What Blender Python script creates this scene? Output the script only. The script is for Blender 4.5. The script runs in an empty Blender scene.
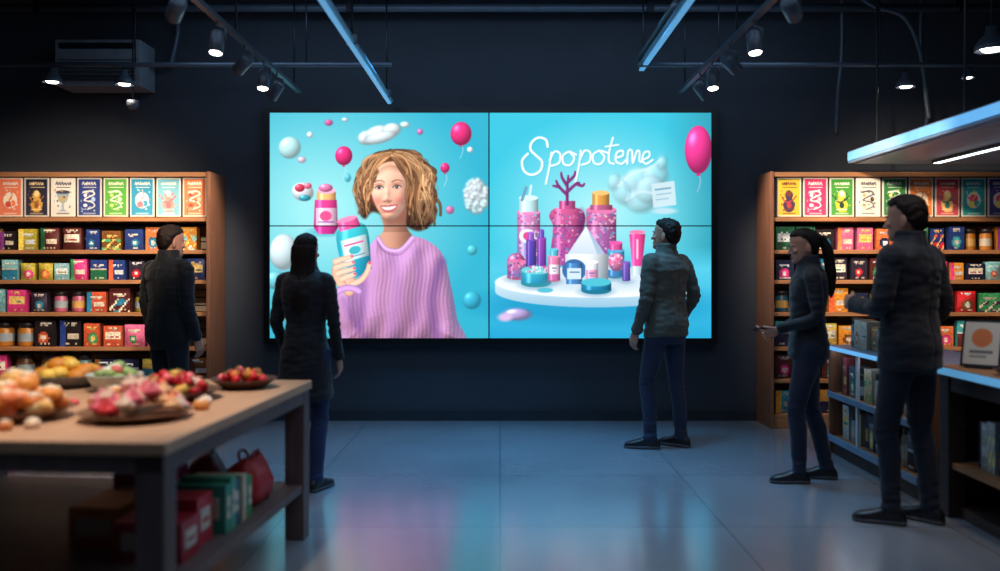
import bpy, math, random
import numpy as np
from mathutils import Vector, Matrix, noise
from mathutils.bvhtree import BVHTree
scene=bpy.context.scene
random.seed(7); rng=np.random.RandomState(5)
# ---------------------------------------------------------------- helpers
def lin(a):
    a=np.asarray(a,float); return np.where(a<=.04045,a/12.92,((np.maximum(a,0)+.055)/1.055)**2.4)
def S(r,g,b): return tuple(float(x) for x in lin(np.array([r,g,b])/255.))
def mat(name,col=None,rough=.5,metal=0,var=.12,scale=8,bump=0,bscale=40,emit=None,estr=0,vc=False,stretch=(1,1,1),spec=.5,sheen=0):
    m=bpy.data.materials.new(name); m.use_nodes=True; nt=m.node_tree; N=nt.nodes; L=nt.links
    b=N['Principled BSDF']; b.inputs['Roughness'].default_value=rough; b.inputs['Metallic'].default_value=metal
    b.inputs['Specular IOR Level'].default_value=spec
    if sheen: b.inputs['Sheen Weight'].default_value=sheen
    tc=N.new('ShaderNodeTexCoord'); mp=N.new('ShaderNodeMapping'); mp.inputs['Scale'].default_value=stretch
    L.new(tc.outputs['Object'],mp.inputs[0])
    nz=N.new('ShaderNodeTexNoise'); nz.inputs['Scale'].default_value=scale; nz.inputs['Detail'].default_value=4
    L.new(mp.outputs[0],nz.inputs['Vector'])
    mr=N.new('ShaderNodeMapRange'); mr.inputs[1].default_value=.3; mr.inputs[2].default_value=.7
    mr.inputs[3].default_value=1-var; mr.inputs[4].default_value=1+var; L.new(nz.outputs[0],mr.inputs[0])
    mx=N.new('ShaderNodeVectorMath'); mx.operation='SCALE'
    if vc:
        at=N.new('ShaderNodeAttribute'); at.attribute_name='Col'; L.new(at.outputs['Color'],mx.inputs[0])
    else: mx.inputs[0].default_value=col
    L.new(mr.outputs[0],mx.inputs['Scale']); L.new(mx.outputs[0],b.inputs['Base Color'])
    if bump:
        n2=N.new('ShaderNodeTexNoise'); n2.inputs['Scale'].default_value=bscale; L.new(mp.outputs[0],n2.inputs['Vector'])
        bp=N.new('ShaderNodeBump'); bp.inputs['Strength'].default_value=bump; bp.inputs['Distance'].default_value=.01
        L.new(n2.outputs[0],bp.inputs['Height']); L.new(bp.outputs[0],b.inputs['Normal'])
    if emit: b.inputs['Emission Color'].default_value=(*emit,1); b.inputs['Emission Strength'].default_value=estr
    return m
def bridge(rings,cap=True):
    V=[];F=[];n=len(rings[0])
    for r in rings: V+= [Vector(p) for p in r]
    for i in range(len(rings)-1):
        for j in range(n):
            a=i*n+j;b=i*n+(j+1)%n; F.append([a,b,b+n,a+n])
    if cap:
        c0=sum((V[j] for j in range(n)),Vector())/n; k=len(V); V.append(c0)
        for j in range(n): F.append([k,(j+1)%n,j])
        o=(len(rings)-1)*n; c1=sum((V[o+j] for j in range(n)),Vector())/n; k=len(V); V.append(c1)
        for j in range(n): F.append([k,o+j,o+(j+1)%n])
    return V,F
def se(c,p): return math.copysign(abs(c)**(2/p),c)
def lathe(prof,seg=20):
    return bridge([[(max(r,.0004)*math.cos(2*math.pi*j/seg),max(r,.0004)*math.sin(2*math.pi*j/seg),z) for j in range(seg)] for r,z in prof])
def tube(pts,rad,seg=10,rnd=False):
    P=[Vector(p) for p in pts]
    if not isinstance(rad,(list,tuple)): rad=[rad]*len(P)
    rad=list(rad)
    if rnd:
        d0=(P[0]-P[1]).normalized(); d1=(P[-1]-P[-2]).normalized(); r0=rad[0]; r1=rad[-1]
        pre=[(P[0]+d0*r0*a,r0*math.sqrt(1-a*a)) for a in (.95,.7,.35)]
        post=[(P[-1]+d1*r1*a,r1*math.sqrt(1-a*a)) for a in (.35,.7,.95)]
        P=[a for a,_ in pre]+P+[a for a,_ in post]; rad=[a for _,a in pre]+rad+[a for _,a in post]
    rings=[];u=None
    for i,p in enumerate(P):
        t=(P[min(i+1,len(P)-1)]-P[max(i-1,0)]).normalized()
        if u is None: u=t.orthogonal().normalized()
        u=(u-t*u.dot(t)).normalized(); w=t.cross(u)
        rings.append([p+(u*math.cos(2*math.pi*j/seg)+w*math.sin(2*math.pi*j/seg))*rad[i] for j in range(seg)])
    return bridge(rings)
def ellips(c,r,seg=16,rg=10):
    R=[]
    for i in range(rg+1):
        a=math.pi*(i/rg)-math.pi/2; a=max(min(a,1.5),-1.5)
        R.append([(c[0]+r[0]*math.cos(a)*math.cos(2*math.pi*j/seg),c[1]+r[1]*math.cos(a)*math.sin(2*math.pi*j/seg),c[2]+r[2]*math.sin(a)) for j in range(seg)])
    return bridge(R)
def chain(pts,rads,n=8,sm=3):
    """resampled and corner-rounded path"""
    P=[];R=[]
    for i in range(len(pts)-1):
        a=Vector(pts[i]);b=Vector(pts[i+1])
        for k in range(n):
            t=k/n; P.append(a.lerp(b,t)); R.append(rads[i]*(1-t)+rads[i+1]*t)
    P.append(Vector(pts[-1]));R.append(rads[-1])
    for _ in range(sm):
        P=[P[0]]+[(P[i-1]+P[i]*2+P[i+1])/4 for i in range(1,len(P)-1)]+[P[-1]]
        R=[R[0]]+[(R[i-1]+R[i]*2+R[i+1])/4 for i in range(1,len(R)-1)]+[R[-1]]
    return P,R
def catm(pts,closed=False,n=6):
    P=[np.array(p,float) for p in pts]; m=len(P); out=[]
    for i in range(m if closed else m-1):
        if closed: a,b,c,d=P[i-1],P[i],P[(i+1)%m],P[(i+2)%m]
        else: a,b,c,d=P[max(i-1,0)],P[i],P[i+1],P[min(i+2,m-1)]
        for k in range(n):
            t=k/n; out.append(.5*((2*b)+(c-a)*t+(2*a-5*b+4*c-d)*t*t+(-a+3*b-3*c+d)*t**3))
    if not closed: out.append(P[-1])
    return out
class MB:
    def __init__(s): s.v=[];s.f=[];s.mi=[];s.c=[];s.sm=[];s.mats=[]
    def add(s,VF,m,col=(.5,.5,.5),smooth=False,M=None):
        V,Fc=VF
        if m not in s.mats: s.mats.append(m)
        k=s.mats.index(m); o=len(s.v)
        if M is not None: V=[M@Vector(p) for p in V]
        s.v.extend([tuple(p) for p in V]); multi=isinstance(col,list)
        for i,f in enumerate(Fc):
            s.f.append([a+o for a in f]); s.mi.append(k); s.c.append(col[i] if multi else col); s.sm.append(smooth)
    def box(s,x0,x1,y0,y1,z0,z1,m,col=(.5,.5,.5),M=None):
        V=[(x,y,z) for z in(z0,z1) for y in(y0,y1) for x in(x0,x1)]
        s.add((V,[[0,2,3,1],[4,5,7,6],[0,1,5,4],[2,6,7,3],[0,4,6,2],[1,3,7,5]]),m,col,False,M)
    def tube(s,p,r,m,col=(.5,.5,.5),seg=10,M=None): s.add(tube(p,r,seg),m,col,True,M)
    def lathe(s,prof,m,loc=(0,0,0),col=(.5,.5,.5),seg=20,M=None,smooth=True):
        T=Matrix.Translation(loc); s.add(lathe(prof,seg),m,col,smooth,T if M is None else T@M)
    def obj(s,name,bevel=0,parent=None):
        me=bpy.data.meshes.new(name); me.from_pydata(s.v,[],s.f)
        for m in s.mats: me.materials.append(m)
        me.polygons.foreach_set('material_index',s.mi); me.polygons.foreach_set('use_smooth',s.sm)
        ca=me.color_attributes.new('Col','FLOAT_COLOR','CORNER')
        lt=[len(f) for f in s.f]; a=np.repeat(np.array([(*c,1) for c in s.c]),lt,axis=0)
        ca.data.foreach_set('color',a.astype(np.float32).ravel()); me.update()
        ob=bpy.data.objects.new(name,me); scene.collection.objects.link(ob)
        if bevel:
            b=ob.modifiers.new('bevel','BEVEL'); b.width=bevel; b.segments=2; b.limit_method='ANGLE'; b.angle_limit=.9
        if parent: ob.parent=parent
        return ob
# ------------------------------------------------------------- 2D painter
class Canvas:
    def __init__(s,x0,y0,x1,y1,res):
        s.nx=int((x1-x0)*res); s.ny=int((y1-y0)*res)
        s.xs=x0+(np.arange(s.nx)+.5)/s.nx*(x1-x0); s.ys=y0+(np.arange(s.ny)+.5)/s.ny*(y1-y0)
        s.im=np.zeros((s.ny,s.nx,3)); s.aa=.7/res
    def reg(s,a,b,c,d):
        i0,i1=np.searchsorted(s.xs,[a,c]); j0,j1=np.searchsorted(s.ys,[b,d]); 
        X,Y=np.meshgrid(s.xs[i0:i1],s.ys[j0:j1]); return (slice(j0,j1),slice(i0,i1)),X,Y
    def put(s,sl,m,col):
        m=m[...,None]; s.im[sl]=s.im[sl]*(1-m)+np.clip(col,0,1.1)*m
    def ell(s,cx,cy,rx,ry,col,rot=0,ball=False,soft=None,a=1,hi=.5):
        R=max(rx,ry)*1.3+2; sl,X,Y=s.reg(cx-R,cy-R,cx+R,cy+R)
        if X.size==0: return
        c,q=math.cos(math.radians(rot)),math.sin(math.radians(rot)); dx,dy=X-cx,Y-cy
        u=(dx*c+dy*q)/rx; v=(-dx*q+dy*c)/ry; r=np.sqrt(u*u+v*v)
        so=soft or s.aa; m=np.clip((1-r)*min(rx,ry)/so+.5,0,1)*a
        col=np.array(col)/255.*np.ones(X.shape+(3,))
        if ball:
            U,Vv=dx/rx,dy/ry; nz=np.sqrt(np.clip(1-np.clip(r,0,1)**2,0,1)); l=np.clip(-.45*U-.5*Vv+.74*nz,0,1)
            col=col*(.62+.5*l[...,None])+hi*(l**22)[...,None]
        s.put(sl,m,col)
    def dist(s,pts,X,Y,closed):
        D=np.full(X.shape,1e9); T=np.zeros(X.shape); ins=np.zeros(X.shape,bool); n=len(pts)
        for i in range(n if closed else n-1):
            ax,ay=pts[i];bx,by=pts[(i+1)%n]; ex,ey=bx-ax,by-ay; L=ex*ex+ey*ey+1e-9
            t=np.clip(((X-ax)*ex+(Y-ay)*ey)/L,0,1); d=np.hypot(X-ax-t*ex,Y-ay-t*ey)
            k=d<D; D=np.where(k,d,D); T=np.where(k,(i+t)/max(n-1,1),T)
            if closed: ins^=((ay>Y)!=(by>Y))&(X<(bx-ax)*(Y-ay)/(by-ay+1e-12)+ax)
        return D,T,ins
    def mask(s,pts,soft=None,smooth=True):
        if smooth: pts=catm(pts,True,5)
        xs=[p[0] for p in pts]; ys=[p[1] for p in pts]; b=(min(xs),min(ys),max(xs),max(ys)); sl,X,Y=s.reg(b[0]-3,b[1]-3,b[2]+3,b[3]+3)
        D,T,ins=s.dist(pts,X,Y,True); so=soft or s.aa; sd=np.where(ins,D,-D); return sl,X,Y,sd,np.clip(sd/so+.5,0,1),b
    def relief(s,pts,hfun,col,L=(-.5,-.55,.67),amb=.42,dif=.72,rim=None,soft=None,spec=0,a=1):
        """shaded height field inside an outline"""
        sl,X,Y,sd,m,b=s.mask(pts,soft); px=X[0,1]-X[0,0]
        h=hfun(X,Y,np.clip(sd,0,None)); gy,gx=np.gradient(h,px); n=np.stack([-gx,-gy,np.ones_like(h)],-1); n/=np.linalg.norm(n,axis=-1,keepdims=True)
        Lv=np.array(L)/np.linalg.norm(L); l=np.clip((n*Lv).sum(-1),0,1); c=np.array(col)/255.
        w=np.stack([l**.8,l,l**1.1],-1); c=c*(amb*np.array([1.06,.98,.96])+dif*w)
        if rim is not None: c=c+np.array(rim)/255.*np.clip(n[...,0],0,1)[...,None]**2*.55
        if spec: c=c+spec*(l**18)[...,None]
        s.put(sl,m*a,c)
    def rod(s,pts,w,col,w2=None,amb=.66,n=5,band=0,ph=0,a=1,fib=0):
        """rounded strand: brighter core, darker sides"""
        if len(pts)>2: pts=catm(pts,False,n)
        xs=[p[0] for p in pts]; ys=[p[1] for p in pts]; sl,X,Y=s.reg(min(xs)-w-2,min(ys)-w-2,max(xs)+w+2,max(ys)+w+2)
        D,T,_=s.dist(pts,X,Y,False); W=w if w2 is None else w*(1-T)+w2*T
        q=np.clip(1-(2*D/W)**2,0,1)**.5; l=amb+(1.12-amb)*q
        if band: l=l*(1+band*np.sin(T*9+ph))
        if fib: l=l*(1+fib*np.cos(D*7+ph*3))
        s.put(sl,np.clip((W/2-D)/s.aa+.5,0,1)*a,np.array(col)/255.*l[...,None])
    def poly(s,pts,col,col2=None,smooth=True,soft=None,cyl=False,a=1):
        sl,X,Y,sd,m,(x0,y0,x1,y1)=s.mask(pts,soft,smooth); m=m*a
        if X.size==0: return
        c=np.array(col)/255.*np.ones(X.shape+(3,))
        if col2 is not None:
            t=np.clip((Y-y0)/(y1-y0),0,1)[...,None]; c=c*(1-t)+np.array(col2)/255.*t
        if cyl:
            u=np.clip((X-x0)/(x1-x0),0,1); c=c*(1.08-.75*(u-.36)**2*1.6)[...,None]+.25*np.exp(-((u-.25)/.07)**2)[...,None]
        s.put(sl,m,c)
    def rect(s,x0,y0,x1,y1,col,**k): s.poly([(x0,y0),(x1,y0),(x1,y1),(x0,y1)],col,smooth=False,**k)
    def stroke(s,pts,w,col,w2=None,smooth=True,a=1,soft=None,n=5):
        if smooth and len(pts)>2: pts=catm(pts,False,n)
        xs=[p[0] for p in pts]; ys=[p[1] for p in pts]; sl,X,Y=s.reg(min(xs)-w-2,min(ys)-w-2,max(xs)+w+2,max(ys)+w+2)
        if X.size==0: return
        D,T,_=s.dist(pts,X,Y,False); W=w if w2 is None else w*(1-T)+w2*T
        s.put(sl,np.clip((W/2-D)/(soft or s.aa)+.5,0,1)*a,np.array(col)/255.*np.ones(X.shape+(3,)))
def canvas_geo(cv,o,u,v):
    """flat grid: o=top-left corner, u/v full extent vectors; returns geometry + face colours"""
    o,u,v=Vector(o),Vector(u),Vector(v); nx,ny=cv.nx,cv.ny
    V=[o+u*(i/nx)+v*(j/ny) for j in range(ny+1) for i in range(nx+1)]
    F=[[j*(nx+1)+i,(j+1)*(nx+1)+i,(j+1)*(nx+1)+i+1,j*(nx+1)+i+1] for j in range(ny) for i in range(nx)]
    return (V,F),[tuple(c) for c in lin(np.clip(cv.im,0,1)).reshape(-1,3)]
# -------------------------------------------------------------- materials
M_wall=mat('wall_paint',S(54,60,70),.85,var=.06,scale=3,bump=.05,bscale=60)
M_wall2=mat('side_wall_paint',S(40,45,54),.9)
M_ceil=mat('ceiling_dark_paint',S(44,50,62),.95)
M_black=mat('black_metal',S(26,30,38),.45,.3)
M_steel=mat('cyan_lit_pipe',S(120,165,190),.4,.0)  # cyan of the screen's light is put into the pipe colour
M_fix=mat('track_fixture_grey',S(78,88,102),.4,.2)
M_bezel=mat('bezel_black',S(9,10,13),.35)
M_oak=mat('oak_wood',S(166,116,78),.5,var=.22,scale=3,stretch=(1,12,12),bump=.1)
M_oakv=mat('oak_wood_vertical_shaded',S(126,84,62),.5,var=.22,scale=3,stretch=(12,12,1))  # darker copy of the oak; side-panel shade is put into the colour
M_slat=mat('slatwall_board',S(176,160,144),.6,var=.1,scale=4,stretch=(1,8,8))
M_dwood=mat('dark_walnut',S(62,46,42),.5,var=.3,scale=3,stretch=(10,1,10))
M_table=mat('maple_table_top',S(214,170,136),.4,var=.1,scale=2.5,stretch=(10,1,10))
M_tleg=mat('table_frame_wood',S(104,88,88),.55,var=.18,scale=3,stretch=(8,8,1))
M_white=mat('white_laminate',S(200,205,210),.45)
M_metalw=mat('canopy_metal',S(120,150,180),.4,.1)  # grey metal; the blue light falling on it is put into the colour
M_prod=mat('product_print',vc=True,rough=.42,var=.05)
M_poster=mat('poster_print',vc=True,rough=.6,var=.02)
M_paint=mat('food_colour',vc=True,rough=.45,var=.18,scale=30,bump=.3,bscale=60)
M_hair=mat('dark_hair',S(34,23,20),.5,var=.35,scale=25,stretch=(6,6,.6),bump=.4,bscale=60,spec=.2)
M_skin=mat('skin',S(190,134,110),.5,var=.05)
M_lip=mat('lip_skin',S(165,90,85),.5,var=.02); M_eye=mat('eye_white',S(215,210,205),.3,var=.01)
M_lamp=mat('lamp_glow',S(255,235,215),emit=(1,.9,.8),estr=12)
M_led=mat('led_strip',S(255,255,255),emit=(.75,.88,1),estr=4)
M_bglow=mat('blue_glow_edge',S(120,180,230),emit=(.14,.46,.85),estr=.8)  # added glow, stands in for blue light on canopy and gondola edges
M_bglow2=mat('blue_glow_strip',S(120,180,230),emit=(.10,.34,.6),estr=.7)  # added glow, stands in for the screen's cyan on pipes and counter edge
def floor_mat():
    m=bpy.data.materials.new('polished_floor_tile'); m.use_nodes=True; N=m.node_tree.nodes; L=m.node_tree.links; b=N['Principled BSDF']
    tc=N.new('ShaderNodeTexCoord'); br=N.new('ShaderNodeTexBrick'); br.offset=.0; br.inputs['Scale'].default_value=1
    br.inputs['Color1'].default_value=(*S(138,142,152),1); br.inputs['Color2'].default_value=(*S(130,134,145),1); br.inputs['Mortar'].default_value=(*S(92,97,110),1)
    br.inputs['Mortar Size'].default_value=.004; br.inputs['Brick Width'].default_value=1.2; br.inputs['Row Height'].default_value=1.2
    L.new(tc.outputs['Object'],br.inputs['Vector'])
    nz=N.new('ShaderNodeTexNoise'); nz.inputs['Scale'].default_value=1.4; nz.inputs['Detail'].default_value=5; L.new(tc.outputs['Object'],nz.inputs['Vector'])
    mr=N.new('ShaderNodeMapRange'); mr.inputs[3].default_value=.84; mr.inputs[4].default_value=1.16; L.new(nz.outputs[0],mr.inputs[0])
    sc=N.new('ShaderNodeVectorMath'); sc.operation='SCALE'; L.new(br.outputs['Color'],sc.inputs[0]); L.new(mr.outputs[0],sc.inputs['Scale']); L.new(sc.outputs[0],b.inputs['Base Color'])
    m2=N.new('ShaderNodeMapRange'); m2.inputs[3].default_value=.16; m2.inputs[4].default_value=.30; L.new(nz.outputs[0],m2.inputs[0]); L.new(m2.outputs[0],b.inputs['Roughness'])
    b.inputs['Specular IOR Level'].default_value=1.0; b.inputs['Coat Weight'].default_value=.6; b.inputs['Coat Roughness'].default_value=.16
    return m
M_floor=floor_mat()
# -------------------------------------------------------------- room shell
def slab(name,x0,x1,y0,y1,z0,z1,m):
    b=MB(); b.box(x0,x1,y0,y1,z0,z1,m); return b.obj(name)
slab('floor',-5.4,5.4,-2.4,8.4,-.1,0,M_floor)
slab('wall_back',-5.4,5.4,8.2,8.4,0,3.8,M_wall)
slab('wall_left',-5.4,-5.2,-2.4,8.2,0,3.8,M_wall2)
slab('wall_right',5.2,5.4,-2.4,8.2,0,3.8,M_wall2)
slab('wall_front',-5.2,5.2,-2.4,-2.2,0,3.8,M_wall2)
slab('ceiling',-5.4,5.4,-2.4,8.4,3.8,3.9,M_ceil)
slab('baseboard_back',-2.49,2.32,8.175,8.2,0,.09,M_wall2)
# -------------------------------------------------------------- the screen picture
C=Canvas(270,113,711,338,2.0)
X,Y=np.meshgrid(C.xs,C.ys)
def mixc(a,b,t): t=np.clip(t,0,1)[...,None]; return (np.array(a)*(1-t)+np.array(b)*t)/255.
base=mixc((52,178,206),(158,234,238),(1-np.hypot((X-322)/165,(Y-210)/140))*1.15)
base2=mixc((62,196,222),(168,234,240),(1-np.hypot((X-600)/118,(Y-212)/100))*1.1)
base2=base2*(1-np.clip((X-660)/51,0,1)*.18)[...,None]
hz=np.clip((Y-246)/22,0,1)[...,None]; base2=base2*(1-hz)+mixc((84,200,228),(36,164,210),(Y-270)/70)*hz
C.im=np.where((X<489)[...,None],base,base2)
for e in [(290,148,11,11,(200,242,244)),(284,252,14,18,(225,240,246)),(276,280,11,9,(120,205,222)),(302,160,4,3,(240,200,225)),
          (329,123,4,3,(235,90,160)),(405,125,5,3,(235,250,250)),(345,120,3,2,(240,245,250)),(430,172,3,3,(250,250,255)),(348,178,3,4,(90,200,225)),(450,210,4,4,(235,120,175)),(310,135,3,3,(255,255,255)),(420,132,3,3,(240,120,190)),
          (300,262,4,5,(255,255,255)),(470,150,3,3,(255,255,255)),(472,250,5,5,(90,205,225)),(472,300,9,9,(70,190,220)),(292,315,10,10,(120,215,230))]:
    C.ell(*e[:5],ball=True,soft=1.8,hi=.22,a=.92)
rf=random.Random(8)
C.ell(476,196,12,17,(214,236,244),ball=True,soft=4,hi=.1)
for i in range(110):
    a=rf.random()*6.28; q=math.sqrt(rf.random()); C.ell(476+11.5*q*math.cos(a),196+16*q*math.sin(a),2.6,2.6,(228-22*max(0,math.sin(a))*q,242,248),ball=True,soft=2,a=.55,hi=.05)
for (cx,cy,r) in [(344,156,8.5),(461,134,10.5),(445,168,4.5)]:
    C.stroke([(cx,cy+r),(cx+2,cy+r+6),(cx-1,cy+r+14)],.6,(220,240,245),a=.7); C.ell(cx,cy,r,r*1.12,(240,55,130),ball=True,hi=.35); C.poly([(cx-1.5,cy+r*1.1+1.6),(cx,cy+r*1.05),(cx+1.5,cy+r*1.1+1.6)],(210,40,110),smooth=False)
for (x,y,a,b,r) in [(367,138,9,7,-10),(378,134,13,8,-15),(392,130,9,6.5,-8),(380,138,16,5.5,-14)]: C.ell(x,y,a,b,(228,243,247),rot=r,ball=True,soft=2.5,hi=.1)
C.ell(303,192,11,9,(236,240,246),rot=20,ball=True,soft=1.5,hi=.2); C.ell(300,188,5,4,(235,70,100),ball=True); C.ell(308,186,4,3,(250,120,150),ball=True); C.ell(305,198,6,3,(60,170,190),ball=True)
C.ell(326,232,16,4,(30,150,185),soft=4,a=.5)
C.poly([(315,200),(337,200),(338,228),(334,234),(319,234),(314,228)],(236,70,150),(200,50,140),smooth=False,cyl=True)
C.rect(317,191,336,200,(250,190,120),cyl=True); C.ell(326.5,191,9.5,3,(250,190,215)); C.rect(316,208,337,226,(250,225,240),a=.85,cyl=True); C.ell(326,216,6,5,(240,90,150)); C.stroke([(319,222),(334,222)],1,(120,60,160))
C.ell(326,188,7,4,(245,130,185),ball=True)
# ---- portrait
def g(X,Y,cx,cy,sx,sy,a,rot=0):
    c,q=math.cos(rot),math.sin(rot); u=(X-cx)*c+(Y-cy)*q; v=-(X-cx)*q+(Y-cy)*c; return a*np.exp(-(u/sx)**2-(v/sy)**2)
HC=[(80,50,36),(106,70,48),(134,92,62),(164,118,80),(192,146,104),(220,180,136)]
rh=random.Random(12)
def lock(x0,y0,x1,y1,bx,by,w,k,amp=2.2,turn=2.4,a=.95):
    n=10; ph=rh.random()*6.3; P=[]
    for i in range(n):
        t=i/(n-1); x=(1-t)**2*x0+2*t*(1-t)*bx+t*t*x1; y=(1-t)**2*y0+2*t*(1-t)*by+t*t*y1
        s_=amp*min(1,t*1.4); P.append((x+s_*math.sin(turn*math.pi*t+ph),y+.5*s_*math.cos(turn*math.pi*t+ph)))
    C.rod(P,w,HC[k],w2=w*.4,amb=.48,n=3,band=.2,ph=ph,fib=.10,a=a)
C.poly([(374,163),(384,154),(398,150),(414,154),(427,165),(434,182),(433,198),(437,212),(431,225),(419,231),(407,227),(396,222),(374,212),(365,219),(359,211),(361,197),(358,185),(364,173)],(92,60,42),(70,45,33),soft=3)
def side(n,sg,q0,q1,kmin,kmax,wd,amp=1.0,a=.95):
    for i in range(n):
        q=q0+(q1-q0)*(1-(i+.5)/n)+rh.uniform(-.06,.06); j=lambda s:rh.uniform(-s,s)
        if sg>0: b=(410+27*q+j(3),158-11*q+j(2)); e=(408+26*q+j(5),198+(30+4*q)*rh.random())
        else: b=(378-25*q+j(2),160-9*q+j(2)); e=(371-12*q+j(3),196+22*rh.random())
        lock(392+j(3),154+j(1.5),e[0],e[1],b[0],b[1],rh.uniform(*wd),rh.randint(kmin,kmax),amp=(2.2+2.6*q)*amp,turn=rh.uniform(3.0,5.0),a=a)
side(34,1,.2,1.0,0,3,(5,7.5)); side(18,-1,.35,.95,0,3,(4,6)); side(14,1,.3,.98,2,4,(3.4,5)); side(9,-1,.35,.95,2,4,(2.6,4)); side(22,1,.3,1.0,3,5,(.9,1.6),1.1,.55); side(12,-1,.4,1.0,3,5,(.8,1.4),1.1,.55)
C.relief([(383,210),(405,204),(406.5,226),(413,238),(404,247),(388,250),(376,241),(383.5,230)],lambda X,Y,d:-((X-394)**2)/30,(244,190,164),amb=.48,dif=.5,soft=1.2)
C.poly([(382,212),(404,206),(405,219),(397,224),(387,224.5)],(164,104,86),soft=6,a=.7)
def faceh(X,Y,d):
    u=(X-389.5)/22.5;v=(Y-191)/34; h=21*np.sqrt(np.clip(1-u*u-v*v,0.02,1))
    h+=g(X,Y,387.3,194,2.2,8,2.0)+g(X,Y,386.8,199.4,2.9,2.4,2.3)+g(X,Y,384,200.4,1.7,1.5,.9)+g(X,Y,390,200.4,1.7,1.5,.9)
    h-=g(X,Y,379.5,187.5,6,3.2,1.7)+g(X,Y,397,187,6,3.2,1.7); h+=g(X,Y,379.5,188.3,3.6,2.2,.9)+g(X,Y,397,187.8,3.6,2.2,.9)
    h+=g(X,Y,376.5,199,5,5,2.0)+g(X,Y,400.5,198,5.5,5,2.0)+g(X,Y,389,216.5,4.5,3,1.3)+g(X,Y,388.5,208,9,3.2,1.0)-g(X,Y,388.5,213,6,1.2,.5)
    return h
FACE=[(371.5,180),(377,168),(390,162),(403,165),(409.5,180),(408.8,194),(405,206),(398.5,215.5),(391,220.5),(385,218.5),(378,210),(373,199),(371,190)]
C.relief(FACE,faceh,(255,210,184),amb=.60,dif=.52,rim=(50,90,120),soft=1.4,spec=.04)
C.ell(376.5,200,5.5,4.5,(240,116,104),soft=6,a=.34); C.ell(401,199,5.5,4.5,(234,114,102),soft=6,a=.34); C.ell(387,199,2.5,2,(240,150,130),soft=3,a=.3)
C.poly([(404,168),(410,178),(411,194),(406,208),(402,196),(404,182)],(130,84,62),soft=6,a=.4)
C.poly([(373,178),(380,167),(392,163),(404,168),(400,171),(388,169),(378,175)],(140,92,66),soft=6,a=.45)
for ex,ey,sg in((379.3,187.8,-1),(397,187.2,1)):
    C.ell(ex,ey-2.4,4.6,1.9,(186,124,104),soft=2.4,a=.5); C.poly([(ex-4,ey+.5),(ex-1.6,ey-1.5),(ex+1.4,ey-1.6),(ex+4.1,ey+.2),(ex+1.4,ey+1.5),(ex-1.6,ey+1.5)],(226,218,216),soft=.7)
    C.ell(ex-.1,ey-.1,1.65,1.6,(88,66,54),soft=.6); C.ell(ex-.1,ey,.8,.8,(24,16,14),soft=.5); C.ell(ex-.6,ey-.6,.4,.4,(255,255,255))
    C.stroke([(ex-4.2,ey+.5),(ex-1.7,ey-1.7),(ex+1.5,ey-1.8),(ex+4.6,ey-.1)],.95,(58,36,30),a=.85,soft=.6); C.stroke([(ex-3.4,ey+1.3),(ex,ey+1.9),(ex+3.4,ey+1.2)],.5,(164,102,88),a=.55,soft=.8)
    C.stroke([(ex-4,ey-3),(ex,ey-4),(ex+4.2,ey-2.9)],.6,(176,116,98),a=.5,soft=.8)
    C.stroke([(ex-5+sg*.2,ey-5.4),(ex-1,ey-7),(ex+2.5,ey-6.9),(ex+5.4,ey-5.2)],1.5,(126,84,62),w2=.9,a=.75,soft=1)
C.ell(384.8,201.9,.9,.5,(150,84,74),soft=.8,a=.8); C.ell(389.2,201.9,.9,.5,(150,84,74),soft=.8,a=.8); C.stroke([(382.4,200.6),(383.2,202.2)],.6,(190,122,104),a=.6,soft=.8); C.stroke([(391.6,200.2),(390.8,202)],.6,(190,122,104),a=.6,soft=.8)
C.poly([(379.8,206.4),(384,205.2),(386.4,205.2),(388.2,205.8),(390.2,205),(393.4,204.6),(398,204.8),(395.6,209.4),(390.5,212.4),(385,212)],(198,88,92),(212,110,110),soft=.8)
C.poly([(381.4,207),(388.4,206.9),(396.4,205.8),(393.6,208.8),(389.4,210.1),(385,209.9)],(246,240,236),soft=.6)
C.stroke([(376.8,204),(378,207.6),(380.4,210.4)],.8,(206,136,114),a=.5,soft=1.4); C.stroke([(400.6,202.6),(400,206.4),(398,209.6)],.8,(198,126,106),a=.5,soft=1.4)
for (x1,y1,bx,by,w,k) in [(369,204,371,160,5,2),(367,196,366,160,4.4,3),(363,210,362,160,5,1),(372,186,376,162,3.2,3),(369,214,366,170,4,3),(409,206,408,160,5.4,2),(412,214,414,158,5.4,3),(417,222,421,160,5.6,1),(411,190,406,160,3.4,3),(421,212,425,158,5,3),(409,220,412,176,4.4,2),(427,206,430,158,4.4,4)]:
    lock(392+rh.uniform(-1.5,1.5),154.5,x1,y1,bx,by,w,k,amp=2.8,turn=3.8)
for q in [[(390,154),(381,158),(374,167),(370,178)],[(394,154),(404,158),(410,168),(412,180)],[(391,153),(382,155),(372,163),(366,174)],[(396,152),(408,154),(418,162),(424,174)]]:
    C.rod(q,3.4,HC[3],w2=2,amb=.5,fib=.12); C.stroke([(a-.4,b-.7) for a,b in q],.7,HC[5],w2=.3,a=.7)
for i in range(40):
    a=rh.uniform(-3.0,.5); r0=rh.uniform(.92,1.02); x=398+38*math.cos(a)*r0; y=190+40*math.sin(a)*r0
    C.stroke([(x,y),(x+rh.uniform(-3,3),y+rh.uniform(-3,2)),(x+rh.uniform(-4,4),y+rh.uniform(0,6))],.6,HC[rh.randint(2,4)],w2=.2,a=.6)
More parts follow.
